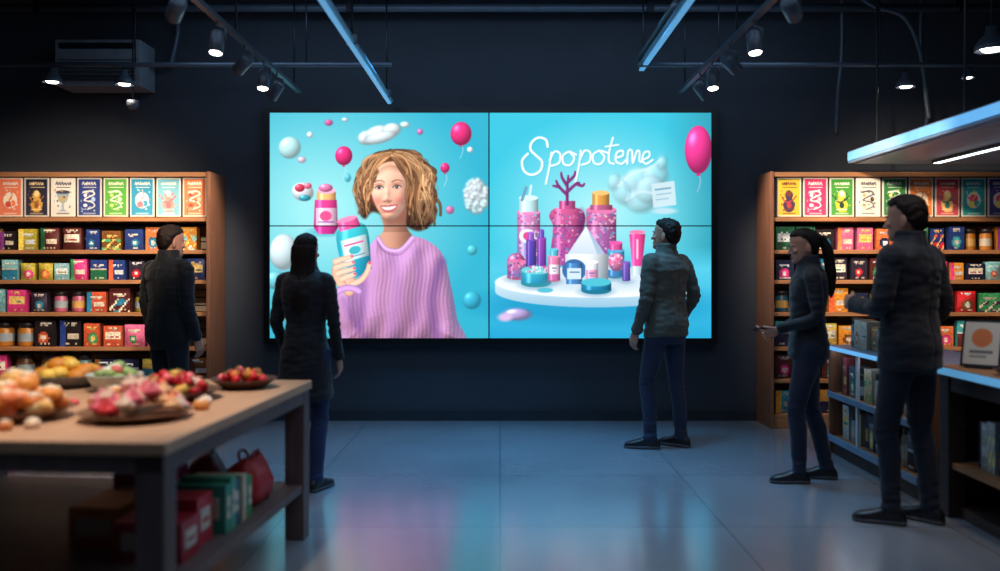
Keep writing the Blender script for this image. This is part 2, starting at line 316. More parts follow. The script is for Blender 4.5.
# soft sheen over the hair, so that curls read as one mass lit from the upper left
sl,XX,YY=C.reg(355,146,442,236); hm=(C.im[sl][...,0]>C.im[sl][...,2]*1.25)&(C.im[sl][...,0]<.93)&(np.hypot((XX-390)/19,(YY-192)/27)>1)&(YY<232)
sh_=1+.20*np.exp(-((np.hypot(XX-396,YY-190)-30)/7)**2)*(YY<200)-.18*np.clip((YY-195)/40,0,1)-.12*np.clip((XX-415)/25,0,1); C.im[sl]=np.where(hm[...,None],C.im[sl]*sh_[...,None],C.im[sl])
def sw(X,Y,d):
    h=16*(1-np.exp(-d/11)); h+=g(X,Y,447,300,12,60,8,-.12)+g(X,Y,350,315,13,28,7,-.25)+g(X,Y,405,290,26,50,6)
    h+=1.3*np.sin((X*.9+Y*.35)*.26+1.6*np.sin(Y*.05+1))*np.clip(d/12,0,1)
    wx=X+1.5*np.sin(Y*.11); h+=.34*np.cos(wx*1.6)*np.abs(np.sin(Y*1.05+.8*np.sign(np.sin(wx*.8))))+.34*(rng.rand(*X.shape)-.5)
    return h
C.relief([(371,244),(378,238),(386,248),(400,249),(412,237),(428,241),(443,255),(451,285),(457,318),(460,348),(350,348),(339,330),(334,306),(336,290),(348,284),(357,288),(361,266),(365,251)],sw,(212,164,226),amb=.44,dif=.62,rim=(60,100,140))
for q,a,w in [([(360,262),(363,290),(360,325)],.42,8),([(441,262),(432,300),(437,338)],.45,9),([(345,300),(352,318),(366,338)],.3,6),([(358,286),(353,300),(352,316)],.35,5),([(392,254),(398,290),(392,334)],.16,9),([(416,250),(420,280),(414,320)],.18,8)]:
    C.stroke(q,w,(100,62,138),soft=7,a=a)
C.rod([(378,238),(386,248.5),(400,250),(412.5,237.5)],4.2,(218,172,230),amb=.6); C.stroke([(377,241.5),(386,252.5),(401,254),(414.5,240.5)],1.0,(130,80,142),a=.6,soft=1.2)
C.rod([(349,290),(349,280),(350,270)],12,(238,182,156),w2=13,amb=.7)
C.poly([(337,232),(365,224.5),(371,262),(369.5,270),(352,278),(345,274)],(66,205,215),(34,150,190),cyl=True)
C.poly([(337,222),(357,216.5),(361,226),(340,232)],(245,90,160),smooth=False,cyl=True); C.ell(347,219.3,10.2,2.6,(255,150,195),rot=-15)
C.poly([(340.5,241),(366,234),(369.5,255),(346,262)],(228,246,246),smooth=False,a=.9,cyl=True); C.stroke([(345,246),(363,241)],1.6,(240,80,150)); C.ell(355,250,6,4,(70,190,205),rot=-15); C.stroke([(349,257.5),(365,253)],.8,(70,120,160))
C.rod([(336,268),(337,277),(343,286)],8,(240,184,158),w2=9,amb=.72)
for i,(a,b,l) in enumerate([(336.5,260,15),(336.5,266,16.5),(338.5,272,15.5),(342.5,277.5,12)]):
    C.rod([(a-1,b+1.6),(a+l*.35,b-.8),(a+l*.7,b-2.0),(a+l,b-3.6)],5.9,(250,200,174),w2=4.6,amb=.74,n=3); C.ell(a+l+.6,b-3.9,1.5,1.2,(236,96,136),rot=-12)
C.rod([(352,284),(361,280),(367,272),(369.5,264)],6,(248,196,170),w2=4.6,amb=.74); C.ell(369.8,262.5,1.5,1.8,(236,96,136))
C.rod([(335,293),(343,288.5),(352,288),(359,291)],6.5,(208,158,222),amb=.66)
# right panel : script lettering
def LT(p,w=1.9):
    p=[(522+(a-522)*.945,b) for a,b in p]; C.stroke([(a+.7,b+1) for a,b in p],w,(40,160,190),a=.3,soft=1.2); C.stroke(p,w,(252,255,255))
LT([(549,147),(547,140),(539,138),(532,143),(531,150),(537,156),(543,162),(541,171),(532,175),(524,171),(522,161),(528,154)],2.3)
LT([(553,153),(551,166),(547,184)]); LT([(551,161),(556,152),(562,154),(561,163),(553,166)])
LT([(571,152),(565,156),(566,164),(573,165),(577,158),(572,152),(579,155)])
LT([(584,151),(582,166),(578,183)]); LT([(583,160),(588,151),(594,153),(593,162),(585,165)])
LT([(603,151),(597,155),(598,163),(605,164),(609,157),(604,151),(612,153)])
LT([(618,138),(614,152),(614,162),(619,164)]); LT([(610,147),(624,145)],1.6)
LT([(621,158),(628,156),(628,151),(622,153),(621,161),(627,164),(632,160)])
LT([(633,164),(634,152),(638,151),(639,163),(643,152),(646,152),(646,161),(649,162)])
LT([(649,160),(656,157),(656,152),(651,153),(649,160),(653,164),(660,160)])
C.stroke([(698,172),(700,182),(697,192)],.7,(220,200,230),a=.8); C.ell(698,150,13.5,24,(244,62,150),ball=True,hi=.35); C.poly([(695.5,176),(698,172),(700.5,176)],(210,40,120),smooth=False)
for e in [(626,190,13,15),(640,181,17,14),(655,176,13,12),(641,200,16,13),(662,163,5,7),(614,182,6,8),(650,190,15,14)]: C.ell(e[0],e[1],e[2],e[3],(190,230,241),ball=True,a=.6,soft=5,hi=.1)
C.stroke([(618,186),(632,174),(650,168),(660,160)],2.4,(226,244,249),a=.7,soft=2); C.stroke([(626,200),(640,192),(654,194)],2,(226,244,249),a=.6,soft=2); C.stroke([(622,180),(630,190),(628,202)],1.6,(130,190,212),a=.45,soft=2)
C.poly([(651,184),(674,181),(676,205),(653,208)],(206,228,236),smooth=False,a=.95); C.stroke([(655,190),(670,188)],1.6,(110,160,185)); C.stroke([(656,195),(671,193)],1.0,(140,185,205)); C.stroke([(656,200),(668,198.5)],1.0,(140,185,205)); C.ell(664,211,12,3,(190,222,234),soft=2)
C.ell(596,304,112,20,(18,140,190),soft=12,a=.6)
t=np.linspace(0,math.pi,30); C.poly([(596+101*math.cos(a),291+16*math.sin(a)) for a in t]+[(495,282),(697,282)],(214,232,242),(150,196,222),smooth=False); C.ell(596,282,101,15.5,(240,247,251)); C.ell(592,281,76,10.5,(196,218,232),soft=7,a=.75)
r2=random.Random(3)
def cylp(x0,x1,y0,y1,c,c2=None,lid=None,lab=None,top=None):
    e=(x1-x0)*.14
    C.ell((x0+x1)/2,y1+1.5,(x1-x0)/2+3,e+1.5,(120,160,190),soft=3,a=.5)
    C.ell((x0+x1)/2,y1,(x1-x0)/2,e,[k*.8 for k in c]); C.rect(x0,y0,x1,y1,c,col2=c2,cyl=True); C.ell((x0+x1)/2,y0,(x1-x0)/2,e,top or [min(255,k*1.12) for k in c])
    if lab: C.rect(x0+1,y0+(y1-y0)*.35,x1-1,y0+(y1-y0)*.75,lab,a=.9,cyl=True); C.stroke([(x0+4,y0+(y1-y0)*.5),(x1-4,y0+(y1-y0)*.5)],1.2,(70,90,150)); C.stroke([(x0+5,y0+(y1-y0)*.62),(x1-5,y0+(y1-y0)*.62)],.8,(90,110,160))
    if lid: C.rect(x0+2,y0-(y1-y0)*.28,x1-2,y0,lid,cyl=True); C.ell((x0+x1)/2,y0-(y1-y0)*.28,(x1-x0)/2-2,e*.8,[min(255,k*1.15) for k in lid])
def dots(x0,x1,y0,y1,n,cols,r=1.0):
    for i in range(n): C.ell(x0+r2.random()*(x1-x0),y0+r2.random()*(y1-y0),r*(.6+r2.random()),r*(.6+r2.random()),r2.choice(cols),a=.75)
cylp(517,540,212,262,(222,130,184),(130,130,190),lid=(190,225,232)); dots(518,539,213,260,80,[(245,190,220),(110,180,215),(190,80,150),(240,230,245)]); C.stroke([(522,200),(526,188)],3,(110,160,190)); C.stroke([(529,199),(531,186)],2.5,(215,235,240)); C.ell(527,236,8,7,(235,245,250)); C.ell(527,236,4,4,(230,80,150))
C.poly([(553,228),(549,216),(556,208),(577,208),(585,216),(583,232),(580,262),(552,262)],(206,90,142),(150,66,142),cyl=True); dots(552,582,212,262,130,[(235,130,178),(130,70,150),(245,180,205),(90,140,195),(170,60,120)]); C.rect(559,201,575,209,(190,80,136),cyl=True); C.poly([(579,212),(585,218),(582,262),(576,262)],(90,40,110),soft=6,a=.45)
for q in [[(567,204),(567,190),(568,176)],[(567,195),(559,187),(556,181)],[(567,192),(576,184),(579,183)],[(567,186),(562,178),(561,173)],[(568,182),(574,176),(575,172)],[(559,187),(553,186)],[(576,184),(582,186),(584,184)]]: C.stroke(q,3.4,(116,44,110),w2=2.0); C.stroke([(a-.6,b) for a,b in q],.8,(190,90,160),a=.6)
cylp(586,616,210,262,(210,110,160),(136,84,160)); dots(587,615,211,262,110,[(240,170,200),(120,90,180),(245,215,228),(110,160,205)]); C.rect(592,193,609,207,(216,150,70),cyl=True); C.ell(600.5,193,8.5,2.4,(250,200,120)); C.rect(590,205,612,210,(180,90,130),cyl=True)
C.poly([(629,234),(645,234),(642,266),(632,266)],(240,70,144),(222,70,150),smooth=False,cyl=True); C.rect(631,266,643,275,(190,215,225),cyl=True); C.stroke([(637,240),(637,258)],2,(255,200,225)); C.ell(637,232,8,2,(250,130,180))
cylp(607,624,250,276,(80,160,200),(60,120,180),lid=(210,80,150),lab=(225,240,248))
C.ell(516,262,9,9,(190,90,150),ball=True); cylp(507,527,262,277,(206,110,154),(110,110,170)); dots(508,526,255,278,40,[(90,190,210),(245,180,210),(225,80,136),(90,60,150)])
cylp(526,536,240,266,(100,70,170),(70,60,160),lid=(150,90,190)); cylp(537,546,238,266,(150,70,170),(110,60,160),lid=(110,80,180))
cylp(521,551,270,283,(60,180,200),(40,140,180),top=(110,210,220)); dots(524,548,266,272,26,[(255,160,200),(250,250,250),(230,70,140)]); cylp(548,560,256,280,(232,130,170),(190,100,160),lid=(90,180,200),lab=(240,235,245))
C.poly([(566,256),(586,226),(606,256)],(238,244,248),(205,222,236),smooth=False); C.poly([(586,226),(606,256),(598,256)],(170,196,220),smooth=False); C.rect(565,254,608,280,(232,240,246),col2=(190,208,226),cyl=True)
C.ell(574,270,12,11,(60,110,170)); C.rect(566,263,582,284,(70,130,190),cyl=True); C.rect(567,268,581,279,(210,232,242)); C.stroke([(570,272),(579,272)],1.2,(60,90,160))
cylp(585,598,262,284,(236,240,246),(200,215,230),lab=(240,150,190)); C.ell(616,262,8,9,(226,130,174),ball=True); dots(609,623,254,270,26,[(250,220,235),(120,100,180),(230,90,146)])
cylp(581,611,282,290,(40,150,185),(30,120,165),top=(80,195,215)); C.ell(545,290,8,2.5,(90,190,215)); cylp(622,630,262,280,(120,90,180),(90,70,160))
C.ell(658,262,10,7,(236,244,248),ball=True); cylp(648,664,266,278,(214,232,240),(180,205,225))
C.ell(517,314,14,6,(190,170,225),ball=True,soft=3); C.ell(505,317,7,4,(220,190,230),soft=3); C.ell(676,318,12,8,(60,180,215),soft=4)
k=C.im; C.im=(k*4+np.roll(k,1,0)+np.roll(k,-1,0)+np.roll(k,1,1)+np.roll(k,-1,1))/8
def screen_mesh(cv,x0,x1,z0,z1,y,m,name):
    nx,ny=cv.nx,cv.ny; gx,gz=np.meshgrid(np.linspace(x0,x1,nx),np.linspace(z1,z0,ny))
    co=np.stack([gx,np.full_like(gx,y),gz],-1).reshape(-1,3).astype(np.float32)
    I=(np.arange(ny-1)[:,None]*nx+np.arange(nx-1)[None]).ravel(); q=np.stack([I,I+nx,I+nx+1,I+1],-1).astype(np.int32)
    me=bpy.data.meshes.new(name); me.vertices.add(len(co)); me.vertices.foreach_set('co',co.ravel())
    me.loops.add(q.size); me.loops.foreach_set('vertex_index',q.ravel()); me.polygons.add(len(q))
    me.polygons.foreach_set('loop_start',np.arange(0,q.size,4,dtype=np.int32))
    me.update(calc_edges=True); ca=me.color_attributes.new('Col','FLOAT_COLOR','POINT')
    a=np.ones((nx*ny,4),np.float32); a[:,:3]=lin(np.clip(cv.im,0,1)).reshape(-1,3); ca.data.foreach_set('color',a.ravel()); me.materials.append(m)
    ob=bpy.data.objects.new(name,me); scene.collection.objects.link(ob); return ob
M_scr=bpy.data.materials.new('screen_picture'); M_scr.use_nodes=True; _n=M_scr.node_tree
_b=_n.nodes['Principled BSDF']; _b.inputs['Base Color'].default_value=(.01,.01,.01,1); _b.inputs['Roughness'].default_value=.5; _b.inputs['Specular IOR Level'].default_value=.2
_a=_n.nodes.new('ShaderNodeAttribute'); _a.attribute_name='Col'; _n.links.new(_a.outputs['Color'],_b.inputs['Emission Color']); _b.inputs['Emission Strength'].default_value=1.15
try: M_scr.cycles.emission_sampling='NONE'
except Exception: pass
vw=bpy.data.objects.new('video_wall',None); scene.collection.objects.link(vw)
sx0,sx1,sz0,sz1=-2.07,1.90,.757,2.784; scx=(489-500)/111; scz=1.37+(270-226)/111
sp=screen_mesh(C,sx0,sx1,sz0,sz1,8.098,M_scr,'picture_panel'); sp.parent=vw
b=MB(); b.box(sx0-.055,sx1+.055,8.102,8.199,sz0-.055,sz1+.045,M_bezel)
for (a0,a1,c0,c1) in [(sx0-.055,sx1+.055,sz1,sz1+.045),(sx0-.055,sx1+.055,sz0-.055,sz0),(sx0-.055,sx0,sz0,sz1),(sx1,sx1+.055,sz0,sz1)]: b.box(a0,a1,8.085,8.105,c0,c1,M_bezel)
b.box(scx-.006,scx+.006,8.092,8.1,sz0,sz1,M_bezel); b.box(sx0,sx1,8.092,8.1,scz-.005,scz+.005,M_bezel); b.obj('bezel_frame',parent=vw)
# -------------------------------------------------------------- posters / products
def poster(bg,ac,seed,light=(245,240,230)):
    cv=Canvas(0,0,24,38,1.35); r=random.Random(seed*7+1); cv.im[:]=np.array((236,228,214))/255.
    cv.rect(1.2,1.2,22.8,36.8,bg,col2=[min(255,c*.85+20) for c in bg])
    k=seed%4; x=5
    while x<19: w=r.uniform(1.2,2.6); cv.stroke([(x,6.5),(x+w*.4,4+r.random()),(x+w*.8,6.8)],.9,light); x+=w+.3
    x=6
    while x<18: w=r.uniform(1,3); cv.stroke([(x,9.4),(x+w,9.4)],.9,light,a=.85,smooth=False); x+=w+.8
    if k==0:
        cv.ell(12,22,7,8,light,a=.9); cv.ell(12,20,4,4,ac[0]); cv.ell(10,26,3,3,ac[1]); cv.ell(15,25,2.5,3,bg); cv.stroke([(12,12),(14,17),(11,22),(13,29)],.9,ac[1])
    elif k==1:
        cv.poly([(12,12),(16,16),(15,21),(18,26),(15,33),(9,33),(6,26),(9,21),(8,16)],ac[0]); cv.ell(12,15.5,2.6,3,light); cv.stroke([(5,19),(9,24),(15,22),(19,18)],1.4,ac[1]); cv.ell(12,27,2.5,3,ac[1]); cv.stroke([(7,31),(17,31)],1,light)
    elif k==2:
        cv.poly([(5,14),(19,14),(16,23),(13,25),(13,31),(17,33),(7,33),(11,31),(11,25),(8,23)],ac[0],smooth=False); cv.ell(12,14,7,1.8,light); cv.poly([(7,18),(17,18),(15,23),(9,23)],ac[1],smooth=False,a=.8)
    else:
        cv.stroke([(6,14),(14,13),(17,16),(11,19),(7,22),(15,24),(17,28),(10,31)],1.7,light,w2=1.0); cv.ell(16,21,2,2.4,ac[0]); cv.ell(8,17,1.8,1.8,ac[1]); cv.ell(8,27,2.2,1.6,ac[1])
    for i in range(16): cv.ell(3+r.random()*18,11+r.random()*22,.4+r.random()*.8,.4+r.random()*.8,r.choice(ac+[light]),a=.8)
    cv.stroke([(6,35),(18,35)],.9,light,a=.8)
    return cv
PAL=[(200,36,48),(30,36,66),(34,100,70),(124,80,44),(222,60,136),(236,150,50),(40,116,150),(120,54,130),(60,160,170),(180,168,60),(90,40,40),(226,110,156),(40,62,130),(206,90,60),(236,200,90),(60,150,96),(36,30,34),(46,40,60),(230,120,70),(130,190,200)]
def label(base,nx=11,ny=14,r=random):
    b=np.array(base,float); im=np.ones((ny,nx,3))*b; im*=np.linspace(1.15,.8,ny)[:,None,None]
    ac=np.array(r.choice(PAL),float)*1.15; lt=np.array(r.choice([(240,230,210),(246,206,120),(225,235,240),(210,200,190)]),float)
    k=r.randint(0,5); yy,xx=np.mgrid[0:ny,0:nx]; top=r.randint(1,3)
    txt=(rng.rand(nx-4)<.75)[:,None]
    if k==0: im[ny//2:]=ac*.9; im[ny//2-1]=lt*.8
    if k==1: im[ny//3:2*ny//3,1:-1]=lt; im[ny//2,2:-2]=np.where(rng.rand(nx-4,1)<.7,ac*.7,lt)
    if k in(2,4):
        rr_=r.uniform(2,3.6); cx=nx/2-.5+r.uniform(-1,1); cy=ny*.62; d=np.hypot((xx-cx)/rr_,(yy-cy)/(rr_*1.1)); m=d<1
        im[m]=(ac*(1.25-.5*d[...,None]))[m]; im[(d<.45)]=lt
    if k==3: im[:, :3]=ac; im[ny//2:ny//2+3,4:-1]=lt*.9
    if k==5:
        ph=r.random()*6; f1=r.uniform(.5,1.1); m=np.sin(xx*f1+ph+np.sin(yy*.7)*1.5)+np.cos(yy*.9+ph)>.55; m[:top+3]=False; im[m]=ac
        m=np.sin(xx*1.1+yy*.8+ph*2)>.8; m[:top+3]=False; im[m]=lt
    im[top,2:nx-2]=np.where(txt,lt,im[top,2:nx-2]); im[top+1,3:nx-3]=np.where(rng.rand(nx-6,1)<.6,lt*.85,im[top+1,3:nx-3])
    im[-2,2:-2]=np.where(rng.rand(nx-4,1)<.5,lt*.8,im[-2,2:-2]); im*=.88+.24*rng.rand(ny,nx,1)
    return lin(np.clip(im/255,0,1))
def package(B,x,y,z,w,h,d,base,r,kind=None):
    """x centre, y front, z bottom"""
    kind=kind or r.choice(['box','box','box','pouch','box','pouch','box','box','jar'])
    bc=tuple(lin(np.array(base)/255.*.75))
    if kind=='jar':
        R=w*.42; prof=[(0,0),(R*.94,0),(R,.01),(R,h*.72),(R*.85,h*.78),(R*.85,h*.8),(R*.92,h*.8),(R*.92,h*.97),(R*.85,h),(0,h)]
        V,F=lathe(prof,16); lt=lin(np.array(r.choice([(190,180,165),(200,160,90),(150,165,175)]))/255.); cols=[]
        for f in F:
            zc=sum(V[i].z for i in f)/len(f)
            cols.append(tuple(lin(np.array([40,36,40])/255.)) if zc>h*.79 else (bc))
        B.add((V,F),M_prod,cols,True,Matrix.Translation((x,y+R,z))); V2,F2=lathe([(R*1.015,h*.2),(R*1.015,h*.55)],16); F2=F2[:16]; B.add((V2,F2),M_prod,tuple(lt),True,Matrix.Translation((x,y+R,z)))
        return
    tp=.0 if kind=='box' else .5
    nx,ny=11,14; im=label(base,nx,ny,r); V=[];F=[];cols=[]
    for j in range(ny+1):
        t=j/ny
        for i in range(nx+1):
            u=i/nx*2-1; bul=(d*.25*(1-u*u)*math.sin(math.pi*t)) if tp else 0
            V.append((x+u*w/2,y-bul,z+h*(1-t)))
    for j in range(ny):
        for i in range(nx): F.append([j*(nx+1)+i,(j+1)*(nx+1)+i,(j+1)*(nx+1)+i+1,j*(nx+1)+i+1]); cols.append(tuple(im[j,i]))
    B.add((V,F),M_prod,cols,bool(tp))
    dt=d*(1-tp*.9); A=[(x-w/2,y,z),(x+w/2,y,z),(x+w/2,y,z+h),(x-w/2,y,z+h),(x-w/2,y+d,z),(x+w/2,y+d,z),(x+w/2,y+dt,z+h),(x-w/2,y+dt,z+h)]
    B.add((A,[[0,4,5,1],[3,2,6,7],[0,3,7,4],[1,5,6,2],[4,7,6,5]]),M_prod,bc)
def shelf_unit(x0,x1,posters,seed,px0):
    r=random.Random(seed); yf,yb=7.75,8.18; B=MB()
    for xs in (x0,x1-.03): B.box(xs,xs+.03,yf,yb,0,2.22,M_oakv)
    B.box(x0+.03,x1-.03,yf+.01,yb,2.175,2.215,M_oak); B.box(x0+.03,x1-.03,yf+.02,yb,1.79,1.825,M_oak); B.box(x0+.03,x1-.03,yf+.06,yf+.08,1.825,2.175,M_dwood)
    zz=.12
    while zz<1.77: B.box(x0+.03,x1-.03,8.14,8.17,zz,zz+.062,M_slat); zz+=.072
    B.box(x0+.03,x1-.03,8.17,8.18,.05,1.8,M_dwood); B.box(x0+.03,x1-.03,yf+.03,yb-.02,0,.12,M_oak)
    for z in [1.54,1.28,1.0,.70,.42]: B.box(x0+.03,x1-.03,yf+.05,8.14,z-.022,z,M_oak); B.box(x0+.03,x1-.03,yf+.045,yf+.052,z-.03,z+.004,M_oak)
    B.obj('wooden_shelf_unit',bevel=.003)
    P=MB()
    for i,(bg,ac,k,lt) in enumerate(posters):
        xa=px0+i*.2285
        cv=poster(bg,ac,k,lt); g_,cols=canvas_geo(cv,(xa,yf+.045,2.168),(.208,0,0),(0,0,-.335)); P.add(g_,M_poster,cols); P.box(xa,xa+.208,yf+.046,yf+.059,1.833,2.168,M_white)
    P.obj('poster_cards')
    Q=MB(); rows=[(1.54,.17,.215,.145),(1.28,.15,.2,.14),(1.0,.17,.225,.16),(.70,.18,.235,.165),(.42,.17,.225,.16),(.12,.2,.22,.17)]
    for (z,h0,h1,w) in rows:
        x=x0+.08
        while x<x1-.2:
            ww=w*r.uniform(.8,1.15); hh=r.uniform(h0,h1)*.97; c=r.choice(PAL); kd=r.choice(['box','box','box','pouch','box','pouch','box','box','jar']); reps=r.choice([1,1,2])
            for _ in range(reps):
                if x>x1-.2: break
                package(Q,x+ww/2,yf+.1+r.uniform(0,.03),z+.002,ww,hh,.09,c,r,kd); x+=ww+r.uniform(.012,.04)
    Q.obj('shelf_products')
W1=(245,240,230)
shelf_unit(-4.76,-2.5,[((60,130,120),[(230,200,120),(240,120,90)],1,W1),((240,124,88),[(250,225,190),(205,80,60)],4,W1),((26,28,52),[(214,160,60),(150,90,50)],1,(250,220,160)),((240,236,226),[(150,175,195),(200,170,110)],2,(60,60,80)),((34,58,130),[(170,200,240),(230,230,240)],3,W1),((82,170,62),[(240,240,200),(190,220,120)],7,W1),((42,150,190),[(240,245,245),(250,120,130)],4,W1),((120,190,210),[(246,150,140),(250,110,120)],5,W1),((238,132,84),[(250,190,160),(220,70,60)],3,W1)],11,-4.575)
shelf_unit(2.33,4.62,[((238,196,50),[(60,50,90),(190,60,60)],1,(120,60,40)),((210,44,104),[(250,190,200),(255,255,255)],3,W1),((60,150,52),[(240,200,60),(30,60,50)],5,W1),((236,232,222),[(60,60,70),(200,170,110)],7,(80,80,90)),((40,120,60),[(250,240,200),(220,220,120)],3,W1),((240,130,50),[(255,230,170),(190,60,40)],4,W1),((214,66,84),[(250,200,120),(60,120,110)],5,(250,230,180)),((30,170,180),[(240,60,120),(250,230,120)],8,W1),((60,60,140),[(240,60,120),(250,230,120)],4,W1)],23,2.40)
# -------------------------------------------------------------- ceiling services
def cb(B,a,b,r,m,seg=10): B.tube([a,b],r,m,seg=seg)
def can(B,loc,tgt,L=.15,R=.045):
    loc=Vector(loc); d=(Vector(tgt)-loc).normalized(); q=Vector((0,0,-1)).rotation_difference(d).to_matrix().to_4x4(); M=Matrix.Translation(loc)@q
    B.add(lathe([(0,.06),(R*.7,.06),(R,.045),(R,-L+.06),(R*.93,-L+.06),(R*.85,-L+.075),(0,-L+.075)],18),M_fix,(.5,.5,.5),True,M)
    B.add(lathe([(0,-L+.072),(R*.82,-L+.072),(R*.82,-L+.062),(0,-L+.062)],18),M_lamp,(1,1,1),False,M)
    B.tube([loc+Vector((R+.006,0,0)),loc+Vector((R+.006,0,.07)),loc+Vector((0,0,.09)),loc+Vector((0,0,.14))],.007,M_fix)
    return loc+d*(L-.03)
def spot(name,loc,tgt,e,ang,col,parent=None,blend=.8,size=.06):
    l=bpy.data.lights.new(name,'SPOT'); l.energy=e; l.spot_size=math.radians(ang); l.spot_blend=blend; l.color=col; l.shadow_soft_size=size
    o=bpy.data.objects.new(name,l); scene.collection.objects.link(o); o.location=loc; o.rotation_euler=(Vector(tgt)-Vector(loc)).to_track_quat('-Z','Y').to_euler(); o.parent=parent; return o
warm=(1,.78,.57); blue=(.12,.54,1)
def rail(x,z,L):
    B=MB(); B.box(x-.02,x+.02,2.0,7.9,z,z+.03,M_fix)
    for yy in (2.6,4.4,6.0,7.7): cb(B,(x,yy,z+.03),(x,yy,3.8),.008,M_black)
    ends=[]
    for yy,t,e,a in L: ends.append((can(B,(x,yy,z-.12),t),t,e,a))
    ob=B.obj('track_light_rail')
    for q,t,e,a in ends: spot('spot_beam',q,t,e,a,warm,ob)
for s,x in((-1,-1.76),(1,1.58)):
    rail(x,2.92,[(4.9,(s*3.6,7.8,1.45),300,48),(5.6,(x+s*.1,4.9,0),22,70),(6.2,(s*3.9,7.8,1.25),310,50),(6.7,(x,5.9,0),12,70),(7.1,(s*3.1,7.85,1.1),165,60)])
B=MB(); cb(B,(-.97,1.5,2.87),(-.97,7.95,2.87),.026,M_steel); B.box(-.985,-.955,1.5,7.9,2.828,2.842,M_bglow2)  # glowing strip under the pipe is added to carry the screen's cyan
for yy in(2.5,4.2,5.9,7.7): cb(B,(-.97,yy,2.87),(-.97,yy,3.8),.007,M_black); B.box(-1.005,-.935,yy-.02,yy+.02,2.845,2.91,M_fix)
B.obj('ceiling_conduit_pipe')
B=MB(); cb(B,(1.21,1.5,3.12),(1.21,7.7,3.12),.03,M_steel); B.box(1.16,1.26,1.5,7.7,3.16,3.175,M_fix); B.box(1.19,1.23,1.5,7.7,3.072,3.088,M_bglow2)  # glowing strip below this pipe is added for the same cyan
for yy in(2.5,4.2,5.9,7.6): cb(B,(1.21,yy,3.12),(1.21,yy,3.8),.007,M_black)
B.obj('ceiling_conduit_pipe')
B=MB()
for a,c in((-5.18,-.9),(1.15,5.18)):
    cb(B,(a,7.5,3.08),(c,7.5,3.08),.02,M_fix)
    for k in range(3): xx=a+(c-a)*(k+.5)/3; cb(B,(xx,7.5,3.08),(xx,7.5,3.8),.006,M_black)
B.obj('lighting_crossbar')
B=MB(); cb(B,(-5.18,7.8,3.64),(5.18,7.8,3.64),.035,M_fix)
for xx in(-4,-1.3,1.3,4): B.box(xx-.03,xx+.03,7.76,7.84,3.6,3.8,M_black)
B.obj('sprinkler_pipe')
B=MB()
for yy in(3.2,4.8,6.6,7.4): B.box(-5.2,5.2,yy-.06,yy+.06,3.62,3.8,M_fix)
B.obj('ceiling_joists')
def pendant(x,y,z,s,en,top):
    B=MB(); T=(x,y,z); B.lathe([(.012*s,.12*s),(.03*s,.115*s),(.035*s,.07*s),(.06*s,.05*s),(.085*s,.01*s),(.09*s,-.02*s),(.084*s,-.02*s),(.078*s,.008*s),(.05*s,.04*s),(0,.045*s)],M_fix,T)
    B.lathe([(0,.02*s),(.04*s,.015*s),(.062*s,0),(.045*s,-.022*s),(0,-.03*s)],M_lamp,T); cb(B,(x,y,z+.11*s),(x,y,top),.006,M_black)
    ob=B.obj('pendant_lamp'); spot('pendant_beam',(x,y,z-.05*s),(x,y,0),en,110,warm,ob)
for p in [(-3.73,7.5,2.95,.9,14,3.06),(-3.13,7.5,2.93,.9,14,3.06),(3.38,7.5,2.91,.9,12,3.06),(3.9,7.5,2.98,.6,8,3.06),(3.55,6.5,2.98,1.3,14,3.8)]: pendant(*p)
B=MB(); B.lathe([(0,.04),(.05,.04),(.05,.0),(.03,-.03),(0,-.035)],M_fix,(-3.1,7.6,2.76)); cb(B,(-3.1,7.6,2.8),(-3.1,7.6,3.62),.008,M_black); B.obj('smoke_detector')
M_ac=mat('air_conditioner_grey',S(130,138,148),.5)
B=MB(); B.box(-3.88,-3.14,7.85,8.19,2.98,3.38,M_ac); B.box(-3.84,-3.18,7.835,7.85,3.3,3.35,M_black)
for k in range(5): B.box(-3.84,-3.18,7.83,7.85,3.02+k*.035,3.04+k*.035,M_wall)
B.box(-3.86,-3.16,7.84,7.85,3.2,3.205,M_black); B.tube([(-3.14,8.05,3.2),(-2.95,8.08,3.22),(-2.9,8.1,3.5),(-2.9,8.1,3.8)],.025,M_fix); B.obj('air_conditioner',bevel=.012)
B=MB()
for q in [[(2.9,7.6,3.78),(3.15,7.6,3.6),(3.4,7.58,3.5),(3.55,7.6,3.2),(3.6,7.6,2.8),(3.62,7.6,2.65)],[(3.0,7.9,3.78),(3.02,7.95,3.3),(3.0,8.0,2.9),(3.02,8.1,2.6)],[(3.7,7.9,3.78),(3.72,7.95,3.3),(3.8,8.0,2.8),(3.78,8.1,2.4)]]:
    B.tube([tuple(p) for p in catm(q,False,6)],.018,M_fix)
B.obj('hanging_cable')
B=MB(); B.box(2.94,4.9,4.3,7.6,2.27,2.37,M_metalw); B.box(2.98,4.86,4.34,7.56,2.262,2.27,M_metalw); B.box(2.934,2.94,4.3,7.6,2.29,2.36,M_bglow)  # last box: added blue glow along the canopy's left edge
B.box(3.5,3.56,4.4,7.3,2.235,2.262,M_black); B.box(3.505,3.555,4.42,7.28,2.23,2.236,M_led)
for xx in(3.1,4.7):
    for yy in(4.5,6,7.4): cb(B,(xx,yy,2.37),(xx,yy,3.8),.01,M_black)
B.obj('hanging_canopy',bevel=.002)
